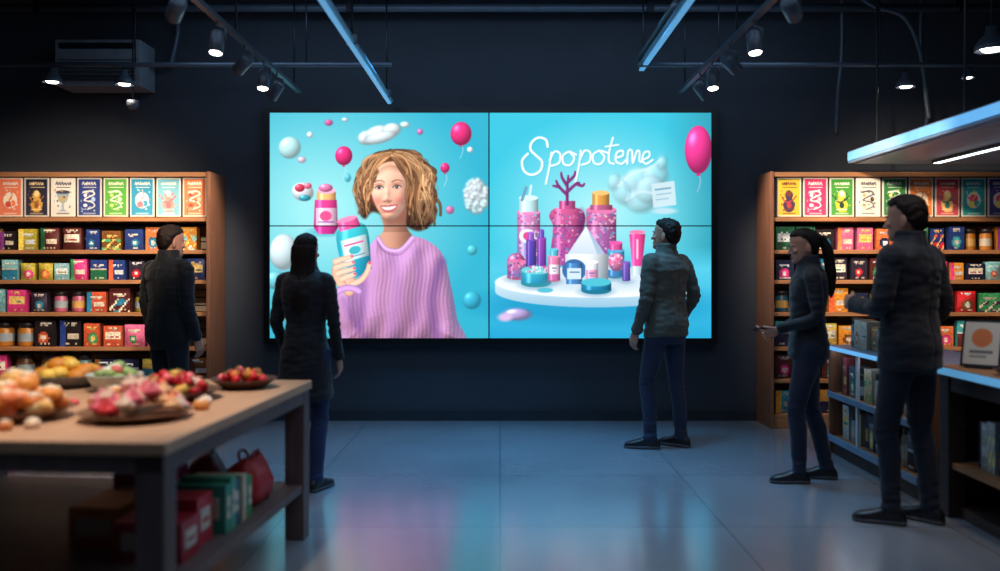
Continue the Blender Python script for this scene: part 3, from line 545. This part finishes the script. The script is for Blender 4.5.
# -------------------------------------------------------------- table
tab=bpy.data.objects.new('display_table',None); scene.collection.objects.link(tab); tab.location=(-1.105,2.97,0); tab.rotation_euler=(0,0,-.077)
B=MB(); B.box(-1.75,0,0,1.7,.755,.80,M_table); B.obj('table_top',bevel=.006,parent=tab)
B=MB()
B.box(-1.74,-.012,.012,.04,.69,.755,M_tleg); B.box(-1.74,-.012,1.66,1.688,.69,.755,M_tleg); B.box(-.04,-.012,.04,1.66,.69,.755,M_tleg); B.box(-1.74,-1.71,.04,1.66,.69,.755,M_tleg)
for xx in(-.11,-1.74):
    for yy in(.012,1.59): B.box(xx,xx+.1,yy,yy+.1,0,.755,M_tleg)
B.box(-1.72,-.02,.03,1.67,.24,.28,M_tleg); B.obj('table_frame',bevel=.005,parent=tab)
TM=Matrix.Translation((-1.105,2.97,0))@Matrix.Rotation(-.077,4,'Z')
B=MB(); r=random.Random(4)
for (x0,x1,yy,w,h,c) in [(-.36,-.1,.35,.16,.15,(180,36,60)),(-.34,-.12,.54,.15,.19,(206,48,70)),(-.30,-.08,.73,.055,.2,(60,160,140)),(-.30,-.08,.79,.05,.22,(90,180,150)),(-.32,-.09,.85,.06,.19,(50,116,146)),(-.30,-.08,.92,.05,.2,(210,200,170)),(-.30,-.08,.98,.055,.18,(70,160,90)),(-.62,-.42,.5,.3,.16,(210,140,60)),(-.65,-.42,.9,.25,.2,(160,54,116))]:
    B.box(x0,x1,yy,yy+w,.281,.281+h,M_prod,S(*c),M=TM); B.box(x1,x1+.003,yy+w*.2,yy+w*.8,.281+h*.3,.281+h*.75,M_prod,S(225,220,205),M=TM); B.box(x1,x1+.0035,yy+w*.3,yy+w*.7,.281+h*.45,.281+h*.55,M_prod,S(*c),M=TM); B.box(x0+.03,x1-.03,yy-.003,yy,.281+h*.3,.281+h*.75,M_prod,S(215,205,190),M=TM)
for i in range(8): B.box(-1.0-.06*i,-.95-.06*i,.2,.4,.281,.48+.02*(i%3),M_prod,S(*r.choice(PAL)),M=TM)
B.obj('boxed_goods')
def bag(B,c,M):
    sg=28; R=[(0,.13,.075),(.02,.15,.09),(.08,.158,.095),(.15,.14,.07),(.19,.125,.035),(.2,.12,.02)]
    V,F=bridge([[(h2*se(math.sin(2*math.pi*j/sg),3)*1.0,w*se(math.cos(2*math.pi*j/sg),3),z) for j in range(sg)] for z,w,h2 in R]); V=[v*(1+.09*noise.noise(v*16)) for v in V]; B.add((V,F),M_paint,c,True,M)
    for sx in(-.02,.02): B.tube(catm([(sx,-.05,.19),(sx*1.6,-.045,.22),(sx*2,0,.232),(sx*1.6,.045,.22),(sx,.05,.19)],False,5),.007,M_paint,tuple(a*.6 for a in c),M=M)
B=MB(); bag(B,S(190,36,48),TM@Matrix.Translation((-.18,1.27,.286))); B.obj('fabric_bag')
B=MB(); bag(B,S(120,30,50),TM@Matrix.Translation((-.42,1.36,.286))@Matrix.Rotation(.3,4,'Z')); B.obj('fabric_bag')
# food
def berry(B,p,s,c,rr):
    V,F=lathe([(0,-1),(.35,-.85),(.7,-.35),(.82,.1),(.7,.5),(.35,.68),(0,.7)],10); R=Matrix.Rotation(rr.uniform(-1,1),4,'X')@Matrix.Rotation(rr.uniform(-1,1),4,'Y')
    B.add((V,F),M_paint,c,True,Matrix.Translation(p)@R@Matrix.Scale(s,4))
    for k in range(5):
        a=k*1.257; B.add(([(0,0,.7),(.5*math.cos(a-.25),.5*math.sin(a-.25),.72),(.75*math.cos(a),.75*math.sin(a),.9),(.5*math.cos(a+.25),.5*math.sin(a+.25),.72)],[[0,1,2,3]]),M_paint,S(60,120,50),False,Matrix.Translation(p)@R@Matrix.Scale(s,4))
def bun(B,p,s,c,c2=None,rr=random,tilt=.4):
    B.add(lathe([(0,-.5),(.75,-.5),(.98,-.2),(.95,.1),(.75,.4),(.4,.56),(0,.6)],16),M_paint,c,True,Matrix.Translation(p)@Matrix.Rotation(rr.uniform(-tilt,tilt),4,'X')@Matrix.Scale(s,4))
    if c2:
        pts=[(.7*(1-t/22)*math.cos(t*.8),.7*(1-t/22)*math.sin(t*.8),.42+.22*t/22) for t in range(22)]
        B.add(tube(pts,.12,6),M_paint,c2,True,Matrix.Translation(p)@Matrix.Scale(s,4))
def swirl(B,p,s,c,rr=random):
    pts=[(.75*(1-t/34)*math.cos(t*.7),.75*(1-t/34)*math.sin(t*.7),-.3+1.3*t/34) for t in range(34)]
    B.add(tube(pts,[.34*(1-t/40) for t in range(34)],8),M_paint,c,True,Matrix.Translation(p)@Matrix.Scale(s,4))
def dish(B,p,R,h,c,m=M_prod):
    B.lathe([(0,.0),(R*.6,0),(R*.65,.006),(R*.97,h*.9),(R,h),(R*.96,h),(R*.6,.016),(0,.014)],m,p,c,28)
def pile(p,R,n,fn,hh,rr):
    for i in range(n):
        a=rr.random()*6.28; q=math.sqrt(rr.random())*R*.85; z=hh*(1-(q/R)**1.5)*rr.random()**.5
        fn((p[0]+q*math.cos(a),p[1]+q*math.sin(a),p[2]+.02+z))
rr=random.Random(9); zt=.8015
RED=[S(224,30,46),S(238,56,76),S(190,22,42),S(246,120,130)]
B=MB(); p=(-1.24,4.36,zt); dish(B,p,.16,.045,S(84,58,48)); pile((p[0],p[1],p[2]+.015),.13,34,lambda q:berry(B,q,.026,rr.choice(RED+[S(244,150,60)]),rr),.055,rr); B.obj('fruit_bowl')
B=MB(); p=(-1.46,3.98,zt); dish(B,p,.22,.04,S(84,58,48)); pile((p[0],p[1],p[2]+.015),.19,60,lambda q:berry(B,q,.03,rr.choice(RED+[S(244,160,80),S(246,190,90),S(252,214,204)]),rr),.08,rr); B.obj('fruit_bowl')
B=MB(); p=(-2.12,4.42,zt); dish(B,p,.19,.06,S(110,110,115)); pile((p[0],p[1],p[2]+.03),.15,24,lambda q:bun(B,q,.048,rr.choice([S(244,184,60),S(250,206,90),S(230,148,50)]),None,rr),.09,rr); B.obj('bread_bowl')
B=MB(); p=(-1.82,4.25,zt); dish(B,p,.13,.08,S(190,200,196)); pile((p[0],p[1],p[2]+.04),.1,20,lambda q:bun(B,q,.032,rr.choice([S(220,230,210),S(150,180,110),S(236,120,110),S(244,170,80)]),None,rr),.07,rr); B.obj('sweets_bowl')
B=MB(); p=(-1.40,3.46,zt); dish(B,p,.21,.03,S(130,92,66)); pile((p[0],p[1],p[2]+.02),.19,46,lambda q:swirl(B,q,.038,rr.choice([S(250,170,180),S(252,238,232),S(244,120,140),S(252,224,204),S(250,200,150),S(232,60,76)]),rr),.10,rr); B.obj('meringue_platter')
B=MB(); p=(-1.86,3.46,zt); dish(B,p,.21,.04,S(130,92,66)); pile((p[0],p[1],p[2]+.02),.17,30,lambda q:bun(B,q,.048,rr.choice([S(244,156,64),S(252,196,110),S(222,124,46),S(250,222,170),S(240,130,70)]),S(252,232,200),rr),.12,rr); B.obj('pastry_platter')
B=MB(); done=[]
for i in range(60):
    x=rr.uniform(-2.2,-1.2); y=rr.uniform(3.16,4.1); rad=rr.choice([.022,.03,.036])
    if math.hypot(x+1.46,y-3.98)<.26 or math.hypot(x+1.40,y-3.46)<.25 or math.hypot(x+1.86,y-3.46)<.26 or any(math.hypot(x-a,y-b_)<.075 for a,b_ in done): continue
    done.append((x,y)); bun(B,(x,y,zt+rad*.56),rad,rr.choice([S(246,220,190),S(244,164,84),S(250,200,110),S(238,90,96),S(250,230,220),S(226,140,70)]),S(250,232,212) if rad>.025 else None,rr,.02)
B.obj('loose_sweets')
# -------------------------------------------------------------- right gondola & counter
B=MB(); gx0,gx1,gy0,gy1=2.45,3.15,5.28,6.77
B.box(gx0,gx1,gy0,gy1,.775,.81,M_metalw); B.box(gx0-.006,gx0,gy0,gy1,.778,.807,M_bglow); B.box(gx0+.01,gx1,gy0+.02,gy1-.02,.43,.455,M_oak); B.box(gx0,gx0+.012,gy0+.02,gy1-.02,.425,.47,M_metalw)  # thin glowing box is added to brighten the top edge in blue
B.box(gx0+.01,gx1,gy0+.02,gy1-.02,.1,.13,M_oak); B.box(gx0,gx0+.012,gy0+.02,gy1-.02,.1,.15,M_metalw); B.box(gx0+.04,gx1,gy0+.04,gy1-.04,0,.1,M_dwood); B.box(gx0+.02,gx1,gy1-.03,gy1,0,.775,M_oakv); B.box(gx0+.02,gx1,gy0,gy0+.03,0,.775,M_oakv); B.box(gx1-.3,gx1-.28,gy0,gy1,.1,.775,M_slat)
B.box(gx0+.01,gx0+.03,5.62,5.66,.13,.775,M_white); B.box(gx0+.01,gx0+.03,6.2,6.23,.13,.775,M_white); B.box(gx0+.04,gx0+.07,gy0+.04,gy1-.04,.768,.774,M_led)
B.obj('display_gondola',bevel=.003)
def side_packs(name,x,ys,z,hs,wd,seed,sc=None):
    Q=MB(); Q.mats.append(M_prod); r=random.Random(seed); y=ys[0]
    while y<ys[1]-.06:
        w=r.uniform(*wd); P2=MB(); c=r.choice(sc or PAL); package(P2,0,0,0,w,r.uniform(*hs),.12,c,r,r.choice(['box','box','jar']))
        M=Matrix.Translation((x+r.uniform(0,.03),y+w/2,z))@Matrix.Rotation(-math.pi/2,4,'Z'); o=len(Q.v)
        Q.v+=[tuple(M@Vector(v)) for v in P2.v]; Q.f+=[[a+o for a in f] for f in P2.f]; Q.mi+=P2.mi; Q.c+=P2.c; Q.sm+=P2.sm
        y+=w+r.uniform(.01,.03)
    return Q.obj(name)
cool=[(70,150,170),(200,208,212),(50,74,130),(170,70,80),(100,170,180),(80,90,110),(210,200,180),(130,140,150)]
side_packs('packaged_goods',2.51,(5.34,6.7),.457,(.17,.27),(.08,.13),1,cool); side_packs('packaged_goods',2.52,(5.34,6.7),.132,(.2,.26),(.07,.12),2,cool); side_packs('packaged_goods',2.55,(5.9,6.7),.812,(.13,.22),(.09,.13),3,cool+[(180,120,70),(200,60,80)])
B=MB(); cx0,cx1,cy0,cy1=2.46,3.4,3.0,5.1
B.box(cx0,cx1,cy0,cy1,.785,.835,M_oak); B.box(cx0+.03,cx1-.03,cy0+.04,cy1-.04,.70,.785,M_dwood); B.box(cx0+.02,cx0+.12,cy1-.12,cy1-.02,0,.785,M_dwood); B.box(cx0+.12,cx1-.02,cy1-.05,cy1-.02,0,.785,M_dwood); B.box(cx0+.02,cx0+.12,cy0+.02,cy0+.12,0,.785,M_dwood)
B.box(cx1-.1,cx1-.02,cy0+.02,cy1-.05,0,.785,M_dwood); B.box(cx0+.04,cx1-.1,cy0+.1,cy1-.1,.27,.305,M_oak); B.box(cx0+.08,cx1-.1,cy0+.1,cy1-.1,0,.06,M_dwood); B.box(cx0-.005,cx0,cy0,cy1,.79,.83,M_bglow2)  # last box: added blue glow along the counter edge
B.obj('wooden_counter',bevel=.003)
side_packs('counter_stock',2.56,(4.0,4.9),.307,(.22,.3),(.06,.1),5,[(40,130,140),(60,160,165),(30,60,90),(180,190,190)])
side_packs('gift_boxes',3.0,(3.9,4.95),.836,(.1,.22),(.1,.16),6,cool+[(200,120,70),(210,60,80)])
def tablet(x,y,z,rz,w=.2,h=.27):
    B=MB(); M=Matrix.Translation((x,y,z))@Matrix.Rotation(rz,4,'Z')@Matrix.Rotation(-.3,4,'X')
    B.box(-w/2,w/2,0,.012,0.01,h,M_black,M=M); cv=Canvas(0,0,20,27,1.2); cv.im[:]=np.array((205,205,200))/255.; cv.ell(10,10,6,6,(210,120,70)); cv.stroke([(4,19),(16,19)],1.5,(70,70,80)); cv.stroke([(4,22),(13,22)],1,(120,120,120))
    g_,c=canvas_geo(cv,(-w/2+.012,-.001,h-.012),(w-.024,0,0),(0,0,-h+.034)); B.add(g_,M_poster,c,False,M); B.box(-.05,.05,.012,.02,.01,h*.5,M_black,M=M)
    M2=Matrix.Translation((x,y,z))@Matrix.Rotation(rz,4,'Z'); B.box(-.07,.07,-.02,.14,0,.01,M_black,M=M2); B.tube([M2@Vector((0,.12,.005)),M2@Vector((0,.065,.16))],.007,M_black)
    B.obj('tablet_stand')
tablet(2.6,4.88,.836,-.75); tablet(2.72,4.24,.836,-.6,.17,.22)
B=MB(); p=(2.61,4.56,.836); dish(B,p,.1,.03,S(60,44,40)); pile((p[0],p[1],p[2]+.012),.08,14,lambda q:bun(B,q,.032,rr.choice([S(244,170,40),S(230,66,54),S(240,196,60)]),None,rr),.04,rr); B.obj('fruit_dish')
# -------------------------------------------------------------- people
def remesh(parts,vox,sm=4):
    V=[];F=[];Lb=[]
    for (v,f),l in parts:
        o=len(V); V+=[Vector(p) for p in v]; F+=[[a+o for a in q] for q in f]; Lb+=[l]*len(f)
    me=bpy.data.meshes.new('t'); me.from_pydata(V,[],F); ob=bpy.data.objects.new('t',me); scene.collection.objects.link(ob)
    m=ob.modifiers.new('r','REMESH'); m.mode='VOXEL'; m.voxel_size=vox; s=ob.modifiers.new('s','SMOOTH'); s.factor=.5; s.iterations=sm
    bpy.context.view_layer.update(); dg=bpy.context.evaluated_depsgraph_get(); e=ob.evaluated_get(dg); em=e.to_mesh()
    v=[x.co.copy() for x in em.vertices]; f=[list(x.vertices) for x in em.polygons]; nr=[x.normal.copy() for x in em.vertices]; e.to_mesh_clear()
    bpy.data.objects.remove(ob); bpy.data.meshes.remove(me)
    bv=BVHTree.FromPolygons(V,F); lab=[Lb[bv.find_nearest(sum((v[i] for i in q),Vector())/len(q))[2]] for q in f]
    return v,f,nr,lab
def rings_h(R,p=2.3,seg=32):
    return bridge([[(rx*se(math.cos(2*math.pi*j/seg),p),cy+ry*se(math.sin(2*math.pi*j/seg),p),z) for j in range(seg)] for z,rx,ry,cy in R])
HEAD=[(0,.020,.086,-.05),(.04,.036,.092,-.02),(.12,.052,.095,.02),(.22,.061,.094,.055),(.34,.067,.094,.078),(.46,.072,.093,.092),(.56,.075,.090,.099),(.68,.077,.092,.101),(.8,.071,.086,.095),(.9,.056,.066,.078),(.97,.034,.038,.048),(1.0,.012,.01,.02)]
def headrings(T,seg=28):
    return bridge([[(w*se(math.cos(2*math.pi*j/seg),2.15),(f-b)/2+(f+b)/2*se(math.sin(2*math.pi*j/seg),2.15),t*.235) for j in range(seg)] for t,w,f,b in T])
HAIR=[(.20,.040,-.055,.078),(.30,.062,-.035,.096),(.42,.077,-.01,.105),(.55,.081,.012,.110),(.66,.082,.036,.110),(.76,.080,.066,.108),(.84,.075,.084,.102),(.91,.065,.080,.091),(.97,.050,.064,.074),(1.02,.031,.041,.048),(1.045,.012,.016,.02)]
def hand_parts(curl=.35,mirror=1,grip=0):
    P=[]; R=[(-.03,.026,.02),(0,.028,.02),(.03,.037,.017),(.06,.042,.015),(.084,.041,.013),(.093,.036,.009)]; sg=18
    P.append((bridge([[(w*se(math.cos(2*math.pi*j/sg),2.6),y,h*se(math.sin(2*math.pi*j/sg),2.6)) for j in range(sg)] for y,w,h in R]),4))
    for x,Ls,r0 in [(-.031,(.040,.024,.02),.0088),(-.0105,(.045,.028,.021),.009),(.0105,(.041,.026,.02),.0086),(.031,(.032,.02,.018),.0076)]:
        p=Vector((x*mirror,.075,0)); pts=[p]; a=.1
        for i,l in enumerate((.012,)+Ls):
            if i: a+=curl*(1.0,1.1,.8)[i-1]+grip*.5
            p=p+Vector((x*.12*mirror if i<2 else 0,math.cos(a),-math.sin(a)))*l; pts.append(p)
        q,rd=chain(pts,[r0,r0,r0*.95,r0*.88,r0*.75],4,1); P.append((tube(q,rd,10,True),4))
    q,rd=chain([(-.018*mirror,.012,-.004),(-.042*mirror,.038,-.014),(-.052*mirror,.066,-.024),(-.05*mirror,.088,-.034)],[.014,.012,.0105,.008],4,1); P.append((tube(q,rd,10,True),4))
    return P
def addlab(B,v,f,lb,l,m,M):
    fs=[q for q,a in zip(f,lb) if a==l]
    if fs:
        us=sorted({i for q in fs for i in q}); mp={a:b for b,a in enumerate(us)}; B.add(([v[i] for i in us],[[mp[i] for i in q] for q in fs]),m,smooth=True,M=M)
def person(name,loc,heading,H,jac,tro,arms,feet,coat=.86,fem=False,hair='short',hyaw=0,hpitch=0,shoe=(26,24,28),phone=False,wide=1.0):
    k=H/1.75; MM=Matrix.Translation(loc)@Matrix.Rotation(math.radians(heading),4,'Z')@Matrix.Scale(k,4); B=MB()
    mj=mat(name+'_jacket',S(*jac),.72,var=.12,scale=7,bump=.3,bscale=34,sheen=.12,spec=.3); mt=mat(name+'_trousers',S(*tro),.8,var=.12,scale=14,bump=.2,bscale=50,sheen=.1,spec=.3); ms=mat(name+'_shoes',S(*shoe),.4); mo=mat(name+'_soles',S(80,80,84),.7)
    mats=[mj,mt,ms,mo]; w=(.9 if fem else 1.0)*wide; parts=[]; T=[]
    if coat<.8: T+=[(coat,.205*w,.165,-.01),(coat+.12,.20*w,.155,-.01)]
    else: T+=[(coat,.178*w,.128,-.005)]
    T+=[(.95,.182*w,.135,-.01),(1.06,(.150 if fem else .166)*w*1.03,.118,-.005),(1.14,(.146 if fem else .168)*w,.112,0),(1.26,.178*w,.125,.0),(1.36,.192*w,.126,-.008),(1.42,.186*w,.112,-.012),(1.46,.15*w,.092,-.012),(1.49,.105,.075,-.01),(1.515,.074,.068,-.005),(1.545,.066,.064,-.002)]
    parts.append((rings_h(T),0)); parts.append((rings_h([(coat,T[0][1]+.005,T[0][2]+.005,T[0][3]),(coat+.04,T[0][1]+.005,T[0][2]+.005,T[0][3])]),0))
    parts.append((rings_h([(.80,.14,.1,-.005),(.86,.16*w+.01,.118,-.01),(.96,.165*w,.12,-.01),(1.02,.15*w,.11,0)]),1))
    parts.append((rings_h([(1.485,.092,.084,-.008),(1.53,.080,.077,-.006),(1.565,.077,.076,-.006)]),0))
    for sgn,(el,wr,hp) in zip((1,-1),arms):
        sh=Vector((sgn*.178*w,-.008,1.425)); el=Vector(el);wr=Vector(wr)
        q,rd=chain([(sgn*.10,-.005,1.43),sh,el,wr],[.06,.068 if not fem else .058,.053 if not fem else .044,.042 if not fem else .036],9,3); parts.append((tube(q,rd,20,True),0))
        d=(wr-el).normalized(); q=[wr-d*.035,wr+d*.012]; parts.append((tube(q,[.045,.045] if not fem else [.039,.039],20),0))
        out=Vector((sgn,0,0)) if hp is None or 'out' not in hp else Vector(hp['out']); out=(out-d*out.dot(d)).normalized(); xh=d.cross(out)
        HMt=Matrix.Identity(4); HMt.col[0][:3]=xh; HMt.col[1][:3]=d; HMt.col[2][:3]=out; HMt.col[3][:3]=wr+d*.02
        hs=.92 if fem else 1.0; v,f,nr,lb=remesh(hand_parts(**{'curl':.35,'mirror':sgn,**({a:b for a,b in hp.items() if a!='out'} if hp else {})}),.0035,2)
        B.add((v,f),M_skin,smooth=True,M=MM@HMt@Matrix.Scale(hs,4))
    for sgn,(kn,an,fd) in zip((1,-1),feet):
        hip=Vector((sgn*.088,-.005,.92)); kn=Vector(kn); an=Vector(an)
        q,rd=chain([hip,hip.lerp(kn,.5),kn,kn.lerp(an,.35)+Vector((0,-.014,0)),an],[.092,.080,.060,.059,.046],7,3)
        parts.append((tube(q,rd,22,True),1)); parts.append((tube([an+Vector((0,0,.03)),an+Vector((0,0,-.015))],[.049,.052],20),1))
        a=math.radians(fd); FM=Matrix.Translation((an.x,an.y,0))@Matrix.Rotation(a,4,'Z'); sg=20
        R=[(-.075,.018,.03),(-.065,.030,.055),(-.035,.036,.085),(.01,.038,.095),(.05,.041,.075),(.10,.046,.056),(.14,.046,.046),(.175,.036,.036),(.195,.018,.024)]
        V,F=bridge([[(ww*se(math.cos(2*math.pi*j/sg),2.5),y,.012+hh/2+hh/2*se(math.sin(2*math.pi*j/sg),2.5)) for j in range(sg)] for y,ww,hh in R]); parts.append((([FM@v for v in V],F),2))
        V,F=bridge([[((ww+.004)*se(math.cos(2*math.pi*j/sg),3),y*1.02,.011+.011*se(math.sin(2*math.pi*j/sg),4)) for j in range(sg)] for y,ww,hh in R]); parts.append((([FM@v for v in V],F),3))
    v,f,nr,lb=remesh(parts,.008,4)
    vl=[0]*len(v)
    for q,l in zip(f,lb):
        for i in q: vl[i]=l
    sd=Vector((loc[0]*7,3,1))
    for i,p in enumerate(v):
        if vl[i]==0:
            ef=sum(math.exp(-((p-Vector(a[0])).length/.09)**2) for a in arms)
            v[i]=p+nr[i]*(.008*noise.noise(Vector((p.x*7,p.y*7,p.z*10))+sd)+.005*(1+1.5*ef)*noise.noise(Vector((p.x*14,p.y*14,p.z*34))+sd)-(.004 if abs(p.x)<.006 and p.y<-.06 else 0))
        elif vl[i]==1:
            kf=math.exp(-((p.z-.5)/.1)**2)+math.exp(-((p.z-.14)/.08)**2); v[i]=p+nr[i]*(.005*noise.noise(Vector((p.x*10,p.y*10,p.z*10))+sd)+.009*kf*noise.noise(Vector((p.x*12,p.y*12,p.z*45))+sd))
    for l in range(4): addlab(B,v,f,lb,l,mats[l],MM)
    hs=.97 if fem else 1.0
    HM=MM@Matrix.Translation((0,.012,1.515))@Matrix.Rotation(math.radians(hyaw),4,'Z')@Matrix.Rotation(math.radians(hpitch),4,'X')@Matrix.Scale(hs,4)
    z=lambda t:t*.235
    P=[(headrings(HEAD),4),(tube([(0,-.03,-.06),(0,-.02,0),(0,-.012,.06)],[.056,.052,.052],20),4)]
    q,rd=chain([(0,.088,z(.54)),(0,.100,z(.44)),(0,.112,z(.345))],[.007,.008,.0115],4,1); P.append((tube(q,rd,10,True),4))
    for sx in(1,-1):
        P.append((ellips((sx*.009,.102,z(.335)),(.008,.008,.007),10,8),4)); P.append((ellips((sx*.030,.088,z(.565)),(.024,.010,.007),12,8),4)); P.append((ellips((sx*.042,.074,z(.38)),(.022,.018,.018),12,8),4))
        V,F=ellips((0,0,0),(.008,.019,.032),14,10); P.append((([Matrix.Translation((sx*.077,-.012,z(.42)))@Matrix.Rotation(sx*.35,4,'Z')@v for v in V],F),4))
    P.append((tube([(-.022,.088,z(.215)),(0,.099,z(.222)),(.022,.088,z(.215))],[.004,.0065,.004],8,True),6)); P.append((tube([(-.02,.087,z(.19)),(0,.097,z(.183)),(.02,.087,z(.19))],[.004,.007,.004],8,True),6)); P.append((ellips((0,.086,z(.07)),(.02,.014,.014),12,8),4))
    v,f,nr,lb=remesh(P,.004,2); addlab(B,v,f,lb,4,M_skin,HM); addlab(B,v,f,lb,6,M_lip,HM)
    for sx in(1,-1):
        B.add(ellips((sx*.030,.0855,z(.49)),(.0135,.008,.0065),14,10),M_eye,smooth=True,M=HM); B.add(ellips((sx*.030,.0925,z(.49)),(.0055,.002,.0055),10,8),M_hair,smooth=True,M=HM)
        B.add(tube([(sx*.016,.094,z(.565)),(sx*.03,.098,z(.585)),(sx*.046,.09,z(.57))],[.003,.0035,.002],6,True),M_hair,smooth=True,M=HM)
    HP=[(headrings(HAIR),5)]
    if hair=='long': HP.append((headrings([(.8,.07,.02,.1),(.6,.086,.02,.116),(.35,.088,.0,.118),(.1,.086,-.015,.116),(-.15,.09,-.025,.122),(-.5,.098,-.035,.138),(-.85,.09,-.055,.148),(-1.15,.068,-.075,.15),(-1.4,.03,-.1,.14)]),5))
    if hair=='pony':
        q,rd=chain([(0,-.09,z(.72)),(0,-.14,z(.62)),(0,-.165,z(.2)),(0,-.165,z(-.4)),(0,-.15,z(-.9)),(0,-.14,z(-1.15))],[.03,.028,.038,.038,.028,.01],6,2); HP.append((tube(q,rd,18,True),5)); HP.append((headrings([(.72,.07,.0,.1),(.4,.075,-.01,.105),(.2,.05,-.03,.09)]),5))
    v,f,nr,lb=remesh(HP,.005,4); sh=hair=='short'
    for i,p in enumerate(v):
        az=math.atan2(p.x,-p.y); v[i]=p+nr[i]*((.0012 if sh else .0028)*math.sin(az*46+6*noise.noise(p*9))+(.006 if sh else .005)*noise.noise(Vector((p.x*40,p.y*40,p.z*(40 if sh else 7)))+sd)+(.003 if sh else 0))
    B.add((v,f),M_hair,smooth=True,M=HM)
    if phone: B.box(-.038,.038,.035,.175,-.034,-.026,M_black,M=MM@HMt)
    return B.obj(name)
def FT(xr=.1,yr=0,xl=-.1,yl=0,fr=-8,fl=8,kr=.03,kl=.03):
    return [((xr*.98,yr*.5+kr,.50),(xr,yr-.02,.085),fr),((xl*.98,yl*.5+kl,.50),(xl,yl-.02,.085),fl)]
down=[((.235,-.03,1.14),(.245,.05,.90),None),((-.235,-.03,1.14),(-.245,.05,.90),None)]
person('man',(1.28,6.95,0),38,1.76,(84,80,72),(38,44,66),[((.262,-.07,1.16),(.225,.07,.95),{'curl':.5}),((-.24,-.02,1.14),(-.235,.08,.91),None)],FT(.12,-.03,-.13,.06,10,38,.02,.05),hyaw=18,hpitch=6,wide=1.04)
person('woman',(-1.22,5.66,0),-12,1.60,(28,26,32),(40,50,84),[((.215,-.02,1.13),(.215,.06,.90),None),((-.215,-.03,1.13),(-.205,.12,.93),None)],FT(.10,-.04,-.09,.05,-10,8,.03,.05),coat=.62,fem=True,hair='long')
person('man',(-2.5,6.8,0),-30,1.70,(24,26,32),(28,30,40),down,FT(),hyaw=-14,hpitch=-4,wide=1.1)
person('woman',(2.0,5.85,0),80,1.64,(28,28,36),(32,38,58),[((.205,-.05,1.14),(.13,.17,1.04),{'curl':.45}),((-.205,-.04,1.13),(-.09,.19,1.06),{'curl':.35,'out':(-.3,-.2,-1)})],FT(.09,-.12,-.08,.09,-4,6,.03,.05),fem=True,hair='pony',hyaw=6,hpitch=-8,phone=True)
person('man',(2.22,4.88,0),34,1.77,(28,32,42),(28,32,46),[((.25,-.06,1.15),(.21,.13,.96),{'curl':.4}),((-.26,.0,1.15),(-.14,.23,1.17),{'curl':.4})],FT(.10,-.04,-.10,.06,2,30,.02,.05),hyaw=14,hpitch=-4,coat=.83,wide=1.06)
# -------------------------------------------------------------- room lighting
def area(name,loc,tgt,e,sx,sy,col):
    l=bpy.data.lights.new(name,'AREA'); l.shape='RECTANGLE'; l.size=sx; l.size_y=sy; l.energy=e; l.color=col; o=bpy.data.objects.new(name,l); scene.collection.objects.link(o); o.location=loc; o.rotation_euler=(Vector(tgt)-Vector(loc)).to_track_quat('-Z','Y').to_euler(); return o
area('blue_fill_area',(0,3.6,3.58),(0,3.6,0),66,6,4,(.56,.76,1))  # unseen area light, added as overall blue fill
area('wall_fill_area',(-.1,7.15,3.55),(-.1,8.2,1.6),15,5,.2,(.46,.70,1))  # added without a fixture to give the back wall a blue glow
area('ceiling_fill_area',(0,6.0,3.2),(0,6.5,3.8),6,5,.3,(.46,.70,1))  # unseen, faces up; added to lift the dark ceiling
spot('unseen_spot',(-.7,6.7,3.55),(-.6,6.5,0),300,72,blue,size=.2)  # added blue spot, stands in for screen light on the floor
spot('unseen_spot',(.9,6.5,3.55),(.7,6.2,0),300,72,blue,size=.2)  # second added blue spot for the floor's screen glow
spot('unseen_spot',(-1.5,3.2,3.5),(-1.75,3.75,.8),270,50,warm,size=.1)  # added warm spot to brighten the food on the table
spot('unseen_spot',(1.0,2.8,3.5),(.4,3.8,0),55,58,warm,size=.1)
spot('unseen_spot',(2.4,4.2,3.5),(2.9,4.7,.8),80,50,warm,size=.1)
w=bpy.data.worlds.new('w'); scene.world=w; w.use_nodes=True; w.node_tree.nodes['Background'].inputs[0].default_value=(.02,.03,.05,1)
# -------------------------------------------------------------- camera
cd=bpy.data.cameras.new('camera'); cam=bpy.data.objects.new('camera',cd); scene.collection.objects.link(cam)
cam.location=(0,0,1.37); cam.rotation_euler=(math.pi/2,0,0); cd.sensor_width=36; cd.lens=32.4; cd.shift_y=-.0155; cd.clip_start=.05
cd.dof.use_dof=True; cd.dof.focus_distance=7.4; cd.dof.aperture_fstop=.85
scene.camera=cam
scene.view_settings.view_transform='Standard'; scene.view_settings.look='None'
